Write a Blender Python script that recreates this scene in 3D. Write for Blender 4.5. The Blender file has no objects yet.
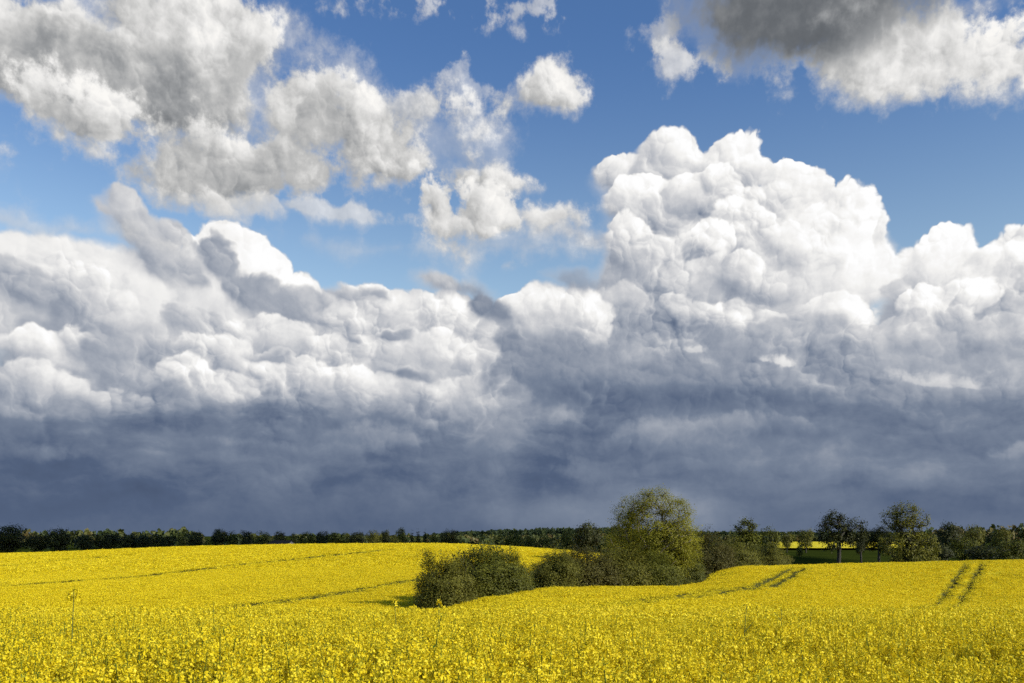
import bpy, math, random
import numpy as np

# ------------------------------------------------------------------ camera, sky, sun, exposure
scn = bpy.context.scene
COL = scn.collection
F = 910.0                      # focal length in picture pixels
HZ = 535.0                     # picture row of the horizon
cam_d = bpy.data.cameras.new('camera')
cam_d.sensor_width = 36.0
cam_d.lens = 36.0 * F / 1024.0
cam_d.shift_y = (HZ - 341.5) / 1024.0
cam_d.clip_start = 0.1
cam_d.clip_end = 20000.0
cam = bpy.data.objects.new('camera', cam_d)
cam.rotation_euler = (math.radians(90), 0, 0)
cam.location = (0, 0, 0)
COL.objects.link(cam)
scn.camera = cam

SUN_EL, SUN_AZ = math.radians(29.0), math.radians(119.0)      # azimuth clockwise from the view axis (+Y)
SUN_DIR = (math.cos(SUN_EL) * math.sin(SUN_AZ), math.cos(SUN_EL) * math.cos(SUN_AZ), math.sin(SUN_EL))

scn.view_settings.view_transform = 'Standard'
scn.view_settings.look = 'None'
scn.view_settings.exposure = 0.0
scn.view_settings.gamma = 1.0
scn.view_settings.use_curve_mapping = False

world = bpy.data.worlds.new('World')
scn.world = world
world.use_nodes = True
WT = world.node_tree
for n in list(WT.nodes):
    WT.nodes.remove(n)


class S:
    """a node socket that can be used in arithmetic"""
    def __init__(self, sock):
        self.s = sock

    def __add__(self, o): return mth('ADD', self, o)
    def __radd__(self, o): return mth('ADD', o, self)
    def __sub__(self, o): return mth('SUBTRACT', self, o)
    def __rsub__(self, o): return mth('SUBTRACT', o, self)
    def __mul__(self, o): return mth('MULTIPLY', self, o)
    def __rmul__(self, o): return mth('MULTIPLY', o, self)
    def __truediv__(self, o): return mth('DIVIDE', self, o)


NT = WT


def plug(sock, v):
    if isinstance(v, S):
        NT.links.new(v.s, sock)
    else:
        sock.default_value = v


def mth(op, a, b=None, c=None, clamp=False):
    n = NT.nodes.new('ShaderNodeMath')
    n.operation = op
    n.use_clamp = clamp
    plug(n.inputs[0], a)
    if b is not None:
        plug(n.inputs[1], b)
    if c is not None:
        plug(n.inputs[2], c)
    return S(n.outputs[0])


def vmth(op, a, b=None, c=None, out=0):
    n = NT.nodes.new('ShaderNodeVectorMath')
    n.operation = op
    plug(n.inputs[0], a)
    if b is not None:
        plug(n.inputs['Scale'] if op == 'SCALE' else n.inputs[1], b)
    if c is not None:
        plug(n.inputs[2], c)
    return S(n.outputs[out])


def xyz(a, b, c=0.0):
    n = NT.nodes.new('ShaderNodeCombineXYZ')
    plug(n.inputs[0], a); plug(n.inputs[1], b); plug(n.inputs[2], c)
    return S(n.outputs[0])


def sep(v):
    n = NT.nodes.new('ShaderNodeSeparateXYZ')
    plug(n.inputs[0], v)
    return S(n.outputs[0]), S(n.outputs[1]), S(n.outputs[2])


def noise(v, scale, detail=4.0, rough=0.55, dim='2D', color=False, dist=0.0):
    n = NT.nodes.new('ShaderNodeTexNoise')
    n.noise_dimensions = dim
    plug(n.inputs['Vector'], v)
    n.inputs['Scale'].default_value = scale
    n.inputs['Detail'].default_value = detail
    n.inputs['Roughness'].default_value = rough
    n.inputs['Distortion'].default_value = dist
    return S(n.outputs['Color' if color else 'Fac'])


def voro(v, scale, dim='2D', smooth=0.0):
    n = NT.nodes.new('ShaderNodeTexVoronoi')
    n.voronoi_dimensions = dim
    n.feature = 'SMOOTH_F1' if smooth else 'F1'
    if smooth:
        n.inputs['Smoothness'].default_value = smooth
    plug(n.inputs['Vector'], v)
    n.inputs['Scale'].default_value = scale
    return S(n.outputs['Distance'])


def sstep(x, a, b, lo=0.0, hi=1.0):
    n = NT.nodes.new('ShaderNodeMapRange')
    n.interpolation_type = 'SMOOTHSTEP'
    n.clamp = False
    plug(n.inputs[0], x)
    plug(n.inputs[1], a); plug(n.inputs[2], b); plug(n.inputs[3], lo); plug(n.inputs[4], hi)
    return S(n.outputs[0])


def lerp(a, b, t):
    return a + t * (b - a)


def mixc(a, b, t, mode='MIX'):
    n = NT.nodes.new('ShaderNodeMix')
    n.data_type = 'RGBA'
    n.blend_type = mode
    plug(n.inputs[0], t); plug(n.inputs[6], a); plug(n.inputs[7], b)
    return S(n.outputs[2])


def lin(c):
    c = c / 255.0
    return c / 12.92 if c <= 0.04045 else ((c + 0.055) / 1.055) ** 2.4


def rgb(r, g, b):
    return (lin(r), lin(g), lin(b), 1.0)


def ramp(x, stops):
    n = NT.nodes.new('ShaderNodeValToRGB')
    plug(n.inputs[0], x)
    e = n.color_ramp.elements
    while len(e) < len(stops):
        e.new(0.5)
    for k, (p, c) in enumerate(stops):
        e[k].position = p
        e[k].color = c
    return S(n.outputs[0])


# ---- the sky: a blue Nishita sky, and over it banks of cumulus described by bearing and height above the horizon
def bearing(px, py):
    """milliradian-like bearing / elevation of a direction"""
    az = math.atan2(px - 512.0, F)
    el = math.atan2((HZ - py) * math.cos(az), F)
    return az * 1000.0, el * 1000.0


tc = NT.nodes.new('ShaderNodeTexCoord')
dx, dy, dz = sep(S(tc.outputs['Generated']))
az = mth('ARCTAN2', dx, dy) * 1000.0
el = mth('ARCTAN2', dz, mth('SQRT', dx * dx + dy * dy)) * 1000.0
P = xyz(az, el)

# shared fields: a crinkling warp, billows at five sizes and how they catch the light
LU, LV = 0.74, 0.67
w1 = vmth('SUBTRACT', noise(P, 1 / 120, 5, 0.60, color=True), (0.5, 0.5, 0.5))
w2 = vmth('SUBTRACT', noise(P, 1 / 30, 3, 0.5, color=True), (0.5, 0.5, 0.5))
PW = vmth('MULTIPLY', vmth('ADD', P, vmth('ADD', vmth('SCALE', w1, 38.0), vmth('SCALE', w2, 15.0))), (1, 1, 0))
H = None; SL = None
for size, amp, g, sm in ((96, 22, 0.55, 0.3), (52, 16, 1.10, 0.25), (29, 11, 1.15, 0.15), (15, 6.0, 0.85, 0.0), (8, 3.0, 0.42, 0.0)):
    off = (size * 3.17, size * 1.71, 0)
    p0 = vmth('ADD', PW, off)
    e = size * 0.22
    b0 = voro(p0, 1.0 / size, smooth=sm)
    b1 = voro(vmth('ADD', p0, (LU * e, LV * e, 0)), 1.0 / size, smooth=sm)
    hh = (0.33 - b0 * b0) * (amp * 1.6)
    ss = (b1 * b1 - b0 * b0) * g
    H = hh if H is None else H + hh
    SL = ss if SL is None else SL + ss
MOD = sstep(noise(P, 1 / 70, 3, 0.5), 0.40, 0.60, 0.45, 1.25)      # some faces are smooth, others knobbly
H = H * sstep(noise(P, 1 / 110, 2, 0.5), 0.35, 0.62, 0.55, 1.15)
SL = SL * MOD
fb = noise(P, 1 / 80, 9, 0.62) - 0.5                      # wispy field
fb2 = noise(vmth('ADD', P, (34 * LU, 34 * LV, 0)), 1 / 80, 9, 0.60) - 0.5
FSL = fb - fb2
SL = SL + (noise(P, 1 / 40, 7, 0.55) - noise(vmth('ADD', P, (12 * LU, 12 * LV, 0)), 1 / 40, 7, 0.58)) * 1.1
PW0 = vmth('ADD', P, vmth('SCALE', w1, 34.0))               # softly warped position for the large shapes
st = noise(vmth('MULTIPLY', PW0, (1, 3.6, 0)), 1 / 170, 6, 0.52) - 0.5      # long streaks of the rain base
st2 = noise(vmth('MULTIPLY', PW0, (1, 2.0, 0)), 1 / 70, 6, 0.58) - 0.5
PWS = vmth('ADD', PW0, xyz(H * 0.03 + fb, SL * 0.5 + (st + st2)))
fine = noise(P, 1 / 16, 7, 0.65) - 0.5


def group(name, ins, build):
    """a reusable node group: ins = [(name, type)], build(**sockets) -> the resulting socket"""
    global NT
    g = bpy.data.node_groups.new(name, 'ShaderNodeTree')
    for nm, ty in ins:
        g.interface.new_socket(nm, in_out='INPUT', socket_type=ty)
    g.interface.new_socket('State', in_out='OUTPUT', socket_type='NodeSocketVector')
    gi, go = g.nodes.new('NodeGroupInput'), g.nodes.new('NodeGroupOutput')
    keep, NT = NT, g
    res = build(**{nm: S(gi.outputs[nm]) for nm, ty in ins})
    g.links.new(res.s, go.inputs[0])
    NT = keep
    return g


def local(p, loc, ax, ay):
    d = vmth('SUBTRACT', p, loc)
    return xyz(vmth('DOT_PRODUCT', d, ax, out=1), vmth('DOT_PRODUCT', d, ay, out=1))


def mixv(a, b, t):
    n = NT.nodes.new('ShaderNodeMix')
    n.data_type = 'VECTOR'
    plug(n.inputs[0], t); plug(n.inputs[4], a); plug(n.inputs[5], b)
    return S(n.outputs[1])


def lump_nodes(State, Pos, H, SL, FB, FSL, Loc, AxU, AxV, MinR, Det, Wisp, Soft, Tail, Crest, Base, Gain, Tilt, Op, Warm):
    q = local(Pos, Loc, AxU, AxV)
    r = vmth('LENGTH', q, out=1)
    t = vmth('DOT_PRODUCT', q, Tilt, out=1)
    D = mth('MULTIPLY_ADD', H, Det, mth('MULTIPLY_ADD', FB, Wisp, (1.0 - r) * MinR))
    sf = Soft * sstep(t, 0.35, -0.75, 1.0, Tail)
    a = sstep(D / sf, 0.0, 1.0) * Op
    l = mth('MULTIPLY_ADD', SL, Gain, mth('MULTIPLY_ADD', FSL, Wisp * 1.1, sstep(t, -0.85, 0.85, Base, Crest)))
    return mixv(State, xyz(l, 1.0, Warm), a)


VEC, FLT = 'NodeSocketVector', 'NodeSocketFloat'
LUMP = group('cloud_lump', [('State', VEC), ('Pos', VEC)] + [(k, FLT) for k in ('H', 'SL', 'FB', 'FSL')]
             + [(k, VEC) for k in ('Loc', 'AxU', 'AxV')] + [(k, FLT) for k in ('MinR', 'Det', 'Wisp', 'Soft', 'Tail', 'Crest', 'Base', 'Gain')]
             + [('Tilt', VEC), ('Op', FLT), ('Warm', FLT)], lump_nodes)


def shade_nodes(State, Pos, H, FB, Loc, AxU, AxV, Soft, Br, Delta):
    r = vmth('LENGTH', local(Pos, Loc, AxU, AxV), out=1)
    r = r - FB * Br - H * (Br * 0.006)
    return vmth('ADD', State, xyz(sstep(r, 1.15, 1.15 - Soft, 0.0, Delta), 0.0, 0.0))


SHADE = group('cloud_shade', [('State', VEC), ('Pos', VEC), ('H', FLT), ('FB', FLT), ('Loc', VEC), ('AxU', VEC), ('AxV', VEC),
                              ('Soft', FLT), ('Br', FLT), ('Delta', FLT)], shade_nodes)
STATE = xyz(200.0, 0.0, 0.0)


def use(g, **kw):
    global STATE
    n = NT.nodes.new('ShaderNodeGroup')
    n.node_tree = g
    for k, v in kw.items():
        plug(n.inputs[k], v)
    STATE = S(n.outputs[0])


def place(px, py, rx, ry, rot):
    u, v = bearing(px, py)
    ru = abs(bearing(px + rx, py)[0] - bearing(px - rx, py)[0]) / 2
    rv = abs(bearing(px, py - ry)[1] - bearing(px, py + ry)[1]) / 2
    c, s = math.cos(math.radians(rot)), math.sin(math.radians(rot))
    return dict(State=STATE, Pos=PWS, Loc=(u, v, 0), AxU=(c / ru, s / ru, 0), AxV=(-s / rv, c / rv, 0)), min(ru, rv)


def lump(px, py, rx, ry, crest, base, soft=5.0, det=1.0, gain=60.0, tail=7.0, wisp=0.0, w=0.0, op=1.0, rot=0.0, tilt=(0.45, 0.89, 0)):
    """one rounded mass of cloud: where it stands in the sky, how bright its crest and its foot are, how ragged its edge"""
    kw, mr = place(px, py, rx, ry, rot)
    use(LUMP, H=H, SL=SL, FB=fb, FSL=FSL, MinR=mr, Det=det, Wisp=wisp, Soft=soft, Tail=tail, Crest=crest, Base=base,
        Gain=gain, Tilt=tilt, Op=op, Warm=w, **kw)


def shade(px, py, rx, ry, dl, soft=0.9, rot=0.0, br=0.5):
    """a soft, uneven patch of lighter or darker cloud"""
    kw, mr = place(px, py, rx, ry, rot)
    use(SHADE, H=H, FB=fb, Soft=soft, Br=br, Delta=dl, **kw)


# --- back bank of white cumulus -------------------------------------------------------------
lump(512, 480, 1100, 150, 190, 150, soft=30, det=0.8, gain=50)
lump(200, 330, 160, 80, 200, 170, soft=20, det=0.8, gain=50)
lump(140, 350, 120, 70, 205, 165, soft=16, det=0.5, gain=45)
lump(0, 335, 120, 60, 205, 160, soft=14, det=0.6, gain=40)
lump(930, 345, 90, 60, 190, 150, soft=14, det=0.6, gain=40)
lump(60, 300, 130, 68, 238, 205, soft=9, det=0.35, gain=14)
lump(232, 296, 66, 66, 252, 215, soft=4, det=0.4, gain=18)
lump(290, 325, 48, 52, 240, 195, soft=5, det=0.6, gain=45)
lump(370, 360, 100, 74, 226, 170, soft=6, det=0.7, gain=60)
lump(470, 390, 110, 90, 226, 170, soft=8, det=0.7, gain=60)
lump(530, 330, 60, 40, 220, 165, soft=8, det=0.7, gain=55)
# tower, from its far crest forward
lump(620, 176, 40, 27, 238, 170, soft=3, det=0.45, gain=50)
lump(668, 165, 40, 40, 246, 165, soft=3, det=0.5, gain=50, tail=5)
lump(738, 172, 48, 42, 250, 180, soft=3, det=0.5, gain=50)
lump(790, 196, 38, 42, 250, 186, soft=3, det=0.5, gain=50)
lump(842, 252, 38, 52, 254, 205, soft=3, det=0.5, gain=50)
lump(750, 305, 120, 122, 236, 158, soft=6, det=0.65, tail=3)
lump(675, 335, 105, 110, 206, 150, soft=14, det=0.7, tail=3)
lump(906, 276, 26, 26, 242, 200, soft=5, det=0.5)
lump(945, 264, 32, 52, 252, 205, soft=3, det=0.5, gain=50)
lump(1015, 298, 70, 62, 246, 180, soft=4, det=0.55)
lump(1120, 300, 80, 90, 240, 180, soft=4, det=0.6)
# mounds on the face of the tower
M = dict(soft=3.5, det=0.5, gain=55, tail=9)
lump(640, 212, 48, 34, 246, 140, **M)
lump(690, 205, 34, 30, 246, 150, **M)
lump(720, 190, 26, 24, 244, 176, **M)
lump(770, 205, 30, 26, 246, 178, **M)
lump(818, 236, 30, 30, 252, 190, **M)
lump(745, 236, 40, 34, 250, 156, **M)
lump(705, 250, 24, 26, 246, 160, **M)
lump(788, 252, 28, 30, 250, 172, **M)
lump(622, 252, 26, 36, 240, 142, **M)
lump(655, 272, 28, 30, 232, 146, **M)
lump(688, 290, 30, 26, 226, 146, **M)
lump(735, 282, 34, 24, 222, 150, **M)
lump(775, 292, 26, 22, 224, 152, **M)
lump(850, 280, 50, 54, 255, 206, soft=9, det=0.45, gain=40)
lump(835, 325, 44, 34, 244, 160, **M)
lump(735, 322, 56, 22, 226, 140, **M)
lump(670, 318, 36, 22, 210, 140, **M)
lump(620, 310, 34, 26, 206, 140, **M)
lump(790, 345, 60, 30, 188, 138, soft=9, det=0.6, gain=50)
lump(610, 340, 60, 40, 176, 134, soft=14, det=0.7)
lump(900, 300, 24, 22, 216, 160, **M)
lump(925, 318, 36, 30, 250, 156, **M)
lump(890, 345, 50, 26, 204, 146, **M)
lump(1000, 345, 70, 50, 194, 148, soft=9, det=0.65)
lump(970, 300, 26, 24, 250, 190, **M)
lump(545, 220, 44, 24, 224, 165, soft=14, det=0.4, wisp=50, w=0.5)
lump(575, 245, 56, 30, 184, 166, soft=26, det=0.5, wisp=60, op=0.8)
lump(510, 268, 16, 12, 205, 190, soft=16, det=0.3, wisp=50, op=0.6)
lump(520, 312, 30, 22, 246, 174, soft=5, det=0.55)
lump(575, 325, 42, 34, 248, 150, soft=7, det=0.65)
# greyer mounds in front
G = dict(soft=5, det=0.5, gain=40, tail=8)
N = dict(soft=4.5, det=0.55, gain=52, tail=8)
lump(102, 212, 16, 9, 196, 178, soft=8, det=0.3, rot=-25, gain=20)
lump(128, 222, 32, 22, 216, 166, soft=4, det=0.45, rot=-30, gain=42)
lump(150, 250, 40, 30, 204, 158, soft=6, det=0.5, rot=-45, gain=42)
lump(176, 240, 16, 20, 200, 165, soft=6, det=0.5, gain=40)
lump(212, 268, 26, 28, 174, 150, soft=7, det=0.5, gain=34)
lump(190, 285, 30, 24, 186, 156, soft=10, det=0.55, gain=40)
lump(245, 298, 40, 22, 168, 150, soft=9, det=0.6, gain=38)
lump(300, 312, 40, 24, 176, 152, soft=9, det=0.7, gain=42)
lump(390, 320, 60, 34, 232, 176, **N)
lump(350, 322, 34, 22, 222, 170, **N)
lump(455, 322, 40, 34, 240, 176, **N)
lump(70, 300, 84, 46, 232, 140, **G)
lump(20, 292, 40, 32, 190, 134, soft=8, det=0.45, gain=35)
lump(110, 318, 50, 40, 222, 150, **G)
lump(142, 322, 20, 36, 236, 180, soft=6, det=0.45, gain=42, rot=25)
lump(60, 340, 90, 20, 166, 142, soft=12, det=0.6, gain=36)
lump(30, 356, 60, 24, 236, 160, **N)
lump(75, 352, 24, 18, 226, 158, **N)
lump(190, 330, 40, 30, 206, 160, **N)
lump(245, 336, 34, 22, 234, 172, **N)
lump(215, 360, 40, 28, 232, 164, **N)
lump(120, 374, 56, 34, 172, 144, soft=12, det=0.7, gain=40)
lump(30, 392, 60, 28, 226, 152, **N)
lump(175, 384, 34, 26, 232, 160, **N)
lump(290, 352, 40, 22, 224, 166, **N)
lump(335, 358, 40, 24, 230, 170, **N)
lump(270, 382, 32, 26, 244, 168, **N)
lump(225, 396, 40, 22, 228, 158, **N)
lump(385, 352, 46, 24, 236, 170, **N)
lump(440, 358, 40, 26, 238, 170, **N)
lump(320, 390, 40, 26, 236, 164, **N)
lump(370, 398, 46, 24, 232, 160, **N)
lump(485, 372, 36, 30, 228, 160, **N)
lump(440, 404, 60, 24, 226, 154, **N)
lump(500, 402, 50, 28, 216, 152, **N)
lump(100, 406, 60, 18, 214, 146, **N)
lump(436, 286, 40, 18, 182, 150, soft=11, det=0.4, gain=26)
lump(474, 290, 38, 20, 150, 134, soft=16, det=0.3, gain=26, op=0.8)
lump(484, 312, 26, 30, 142, 130, soft=11, det=0.5, gain=26)
lump(505, 355, 16, 24, 140, 130, soft=11, det=0.6, gain=26)
lump(566, 288, 32, 16, 148, 134, soft=15, det=0.6, gain=26, op=0.75)
D = dict(soft=12, det=0.6, gain=30)
lump(404, 381, 30, 13, 150, 128, **D)
lump(380, 338, 26, 11, 156, 142, **D)
lump(350, 340, 14, 9, 160, 148, **D)
lump(145, 392, 26, 10, 158, 146, **D)
lump(262, 362, 20, 8, 168, 152, **D)
lump(335, 294, 30, 9, 178, 165, **D)
lump(380, 296, 14, 9, 172, 160, **D)
# the shaded shelf under the tower
lump(560, 372, 70, 46, 148, 124, soft=20, det=0.9, gain=40, tail=2)
lump(690, 390, 170, 48, 154, 118, soft=22, det=0.9, gain=42, tail=2)
lump(900, 402, 190, 46, 168, 124, soft=24, det=0.9, gain=42, tail=2)
lump(1010, 420, 120, 36, 160, 126, soft=20, det=0.8, gain=42, tail=2)
lump(660, 410, 130, 18, 122, 112, soft=20, det=0.8, gain=30, tail=2)
lump(789, 365, 15, 6, 226, 200, soft=7, det=0.45, gain=30, wisp=26, op=0.9)
lump(936, 383, 24, 6, 212, 180, soft=12, det=0.6, gain=25, wisp=30, op=0.8)
lump(712, 366, 9, 6, 192, 172, soft=10, det=0.4, gain=25, wisp=24, op=0.7)
lump(690, 350, 12, 6, 205, 178, soft=7, det=0.5, gain=25, wisp=14)
# --- dark rain base ----------------------------------------------------------------
base_el = el + H * 0.5 + st * 50.0 + st2 * 44.0
ba = sstep(base_el, 168.0, 92.0)
bl = sstep(el, 0, 130, 97.0, 117.0) + sstep(az, -150, 250, 0.0, 9.0) + (st * 76.0 + st2 * 66.0 + SL * 8.0) * sstep(el, 5.0, 75.0, 0.15, 1.0)
STATE = mixv(STATE, xyz(bl, 1.0, 0.0), ba)
B = dict(det=0.7, gain=12, tail=3.0, wisp=40)
lump(90, 430, 170, 12, 122, 106, soft=16, **B)
lump(330, 430, 150, 10, 122, 108, soft=16, **B)
lump(390, 446, 130, 13, 142, 108, soft=18, **B)
lump(255, 446, 60, 8, 132, 106, soft=14, **B)
lump(525, 436, 60, 14, 150, 112, soft=18, **B)
lump(110, 458, 140, 9, 116, 98, soft=16, **B)
lump(675, 446, 110, 20, 150, 116, soft=18, **B)
lump(880, 440, 160, 12, 124, 106, soft=18, **B)
lump(985, 456, 80, 10, 142, 112, soft=16, **B)
lump(760, 475, 120, 14, 128, 108, soft=22, op=0.8, **B)
lump(560, 475, 120, 12, 116, 102, soft=22, op=0.8, **B)
shade(610, 516, 140, 30, 22, br=0.5)
shade(560, 395, 60, 20, -10, br=1.2)
shade(720, 400, 160, 14, -12, br=1.2)
shade(690, 512, 70, 26, 12, br=0.5)
shade(60, 490, 160, 40, -9, br=0.7)
shade(950, 500, 120, 24, -8, br=0.7)
# --- upper clouds -----------------------------------------------------------------
U = dict(w=1.0, gain=36, soft=19, tail=1.8, wisp=115, det=0.55)
lump(190, 95, 280, 120, 198, 180, **dict(U, op=0.5, wisp=220, soft=50))
lump(40, 64, 124, 62, 220, 178, **U)
lump(190, 45, 96, 90, 230, 172, **U)
lump(150, 100, 168, 54, 172, 157, **U)
lump(80, 128, 94, 40, 228, 188, **U)
lump(215, 165, 116, 46, 220, 150, **dict(U, wisp=110))
lump(300, 112, 60, 60, 232, 178, **U)
lump(370, 148, 98, 48, 214, 170, **dict(U, rot=-35))
lump(300, 172, 70, 28, 188, 160, **U)
lump(405, 112, 50, 24, 208, 182, **dict(U, op=0.7))
lump(434, 210, 20, 38, 230, 184, **dict(U, rot=30, soft=10, wisp=70))
lump(542, 94, 40, 26, 222, 178, **dict(U, soft=18, wisp=100))
lump(498, 180, 50, 16, 216, 176, **dict(U, wisp=70, soft=16))
lump(488, 210, 28, 20, 232, 188, **dict(U, soft=10, wisp=80))
lump(470, 88, 26, 18, 210, 195, **dict(U, wisp=190, op=0.4))
lump(458, 120, 20, 12, 210, 195, **dict(U, wisp=190, op=0.3))
lump(656, 26, 30, 34, 212, 188, **dict(U, wisp=150, op=0.6))
lump(670, 62, 36, 30, 218, 188, **dict(U, wisp=150, op=0.75))
lump(700, 50, 20, 30, 212, 190, **dict(U, wisp=170, op=0.4))
lump(310, 214, 110, 9, 222, 210, **dict(U, wisp=34, op=0.7, soft=9))
lump(60, 228, 120, 10, 215, 205, **dict(U, wisp=40, op=0.5))
lump(410, 5, 80, 18, 208, 195, **dict(U, wisp=190, op=0.6))
lump(885, 62, 116, 58, 238, 192, **U)
lump(1010, 60, 85, 52, 238, 198, **U)
lump(815, -10, 185, 84, 120, 104, **dict(U, soft=42, wisp=62, tail=1.0, gain=9))
lump(960, 10, 90, 22, 190, 162, **dict(U, soft=30, wisp=90, op=0.7))
lump(500, 240, 120, 42, 214, 200, **dict(U, wisp=170, op=0.38, soft=40))
lump(420, 150, 120, 60, 214, 198, **dict(U, wisp=200, op=0.35, soft=40))
lump(560, 215, 40, 18, 226, 184, **dict(U, wisp=80, op=0.85))
lump(360, 250, 150, 10, 214, 205, **dict(U, wisp=44, op=0.3))


LUM, ALPHA, WARM = sep(STATE)
L = LUM + fine * 10.0
Ln = L / 255.0
cool = ramp(Ln, [(0.0, rgb(40, 48, 68)), (0.36, rgb(82, 97, 124)), (0.5, rgb(118, 130, 150)), (0.66, rgb(165, 171, 182)),
                 (0.8, rgb(207, 208, 211)), (0.93, rgb(243, 242, 240)), (1.0, rgb(255, 255, 255))])
wrm = ramp(Ln, [(0.0, rgb(50, 52, 54)), (0.4, rgb(103, 107, 112)), (0.6, rgb(154, 156, 158)), (0.75, rgb(194, 194, 193)),
                (0.9, rgb(234, 233, 231)), (1.0, rgb(252, 250, 246))])
ccol = mixc(cool, wrm, WARM)
sky = NT.nodes.new('ShaderNodeTexSky')
sky.sky_type = 'NISHITA'
sky.sun_disc = False
sky.sun_elevation = SUN_EL
sky.sun_rotation = SUN_AZ
sky.air_density = 1.0
sky.dust_density = 0.6
sky.ozone_density = 2.0
tint = ramp(sstep(el, 180.0, 520.0), [(0.0, (2.05, 1.95, 1.72, 1)), (1.0, (0.92, 1.22, 1.58, 1))])
skyc = mixc(S(sky.outputs[0]), tint, 1.0, 'MULTIPLY')
b1 = NT.nodes.new('ShaderNodeBackground'); plug(b1.inputs[0], skyc); b1.inputs[1].default_value = 0.09
b2 = NT.nodes.new('ShaderNodeBackground'); plug(b2.inputs[0], ccol); b2.inputs[1].default_value = 1.0
mx = NT.nodes.new('ShaderNodeMixShader')
plug(mx.inputs[0], mth('MULTIPLY', ALPHA, 1.0, clamp=True)); NT.links.new(b1.outputs[0], mx.inputs[1]); NT.links.new(b2.outputs[0], mx.inputs[2])
wo = NT.nodes.new('ShaderNodeOutputWorld')
NT.links.new(mx.outputs[0], wo.inputs[0])
world.cycles.sampling_method = 'MANUAL'
world.cycles.sample_map_resolution = 512

sun_d = bpy.data.lights.new('sun', 'SUN')
sun_d.energy = 5.0
sun_d.angle = math.radians(0.53)
sun_d.color = (1.0, 0.95, 0.86)
sun = bpy.data.objects.new('sun', sun_d)
sun.rotation_euler = (math.pi / 2 - SUN_EL, 0, math.pi - SUN_AZ)
COL.objects.link(sun)

# ------------------------------------------------------------------ render settings that belong to the scene
scn.render.engine = 'CYCLES'
scn.cycles.max_bounces = 6
scn.cycles.diffuse_bounces = 2
scn.cycles.glossy_bounces = 1
scn.cycles.transmission_bounces = 4
scn.cycles.transparent_max_bounces = 4
scn.cycles.use_adaptive_sampling = True
scn.cycles.adaptive_threshold = 0.02
scn.cycles.adaptive_min_samples = 16
scn.cycles.use_denoising = False
RNG = np.random.default_rng(7)
random.seed(7)


# ------------------------------------------------------------------ helpers
def tag(o, label=None, cat=None, group=None, kind=None):
    if label: o['label'] = label
    if cat: o['category'] = cat
    if group: o['group'] = group
    if kind: o['kind'] = kind
    return o


def mesh_np(name, V, Fq, mat, attrs=None, smooth=False):
    """mesh from numpy arrays: V (n,3), Fq (m,3 or 4) or a list of such index arrays"""
    Fs = Fq if isinstance(Fq, (list, tuple)) else [Fq]
    Fs = [f for f in Fs if len(f)]
    me = bpy.data.meshes.new(name)
    me.vertices.add(len(V))
    me.vertices.foreach_set('co', np.ascontiguousarray(V, dtype=np.float32).ravel())
    loops = np.concatenate([f.ravel() for f in Fs]).astype(np.int32)
    sizes = np.concatenate([np.full(len(f), f.shape[1], dtype=np.int32) for f in Fs])
    starts = np.concatenate([[0], np.cumsum(sizes)[:-1]]).astype(np.int32)
    me.loops.add(len(loops))
    me.loops.foreach_set('vertex_index', loops)
    me.polygons.add(len(sizes))
    me.polygons.foreach_set('loop_start', starts)
    if smooth:
        me.polygons.foreach_set('use_smooth', np.ones(len(sizes), dtype=bool))
    for k, (dom, arr) in (attrs or {}).items():
        at = me.attributes.new(k, 'FLOAT', dom)
        at.data.foreach_set('value', np.ascontiguousarray(arr, dtype=np.float32))
    me.update(calc_edges=True)
    if mat:
        me.materials.append(mat)
    return me


def link(name, me, parent=None, loc=None):
    o = bpy.data.objects.new(name, me)
    COL.objects.link(o)
    if parent: o.parent = parent
    if loc is not None: o.location = loc
    return o


def empty(name, loc=(0, 0, 0)):
    o = bpy.data.objects.new(name, None)
    o.empty_display_size = 0.5
    o.location = loc
    COL.objects.link(o)
    return o


def new_mat(name):
    global NT
    m = bpy.data.materials.new(name)
    m.use_nodes = True
    NT = m.node_tree
    for n in list(NT.nodes):
        NT.nodes.remove(n)
    return m


def attr(name):
    n = NT.nodes.new('ShaderNodeAttribute')
    n.attribute_name = name
    return S(n.outputs['Fac'])


def finish(shader):
    o = NT.nodes.new('ShaderNodeOutputMaterial')
    NT.links.new(shader, o.inputs['Surface'])


def leafy(name, cols, trans=0.35, rough=0.6, spec=0.25, tone='tone', drift=False):
    """leaf or petal material: the colour runs over a per-leaf attribute, part of the light passes through"""
    m = new_mat(name)
    k = attr(tone)
    if drift:                                  # slow change of bloom over the field, carried by each sown plant
        n = NT.nodes.new('ShaderNodeAttribute'); n.attribute_type = 'INSTANCER'; n.attribute_name = 'bloom'
        k = k + S(n.outputs['Fac'])
    c = ramp(k, cols)
    p = NT.nodes.new('ShaderNodeBsdfPrincipled')
    plug(p.inputs['Base Color'], c)
    p.inputs['Roughness'].default_value = rough
    p.inputs['Specular IOR Level'].default_value = spec
    t = NT.nodes.new('ShaderNodeBsdfTranslucent')
    plug(t.inputs['Color'], c)
    mx = NT.nodes.new('ShaderNodeMixShader')
    mx.inputs[0].default_value = trans
    NT.links.new(p.outputs[0], mx.inputs[1]); NT.links.new(t.outputs[0], mx.inputs[2])
    finish(mx.outputs[0])
    return m


def C3(r, g, b): return (r, g, b, 1.0)


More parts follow.
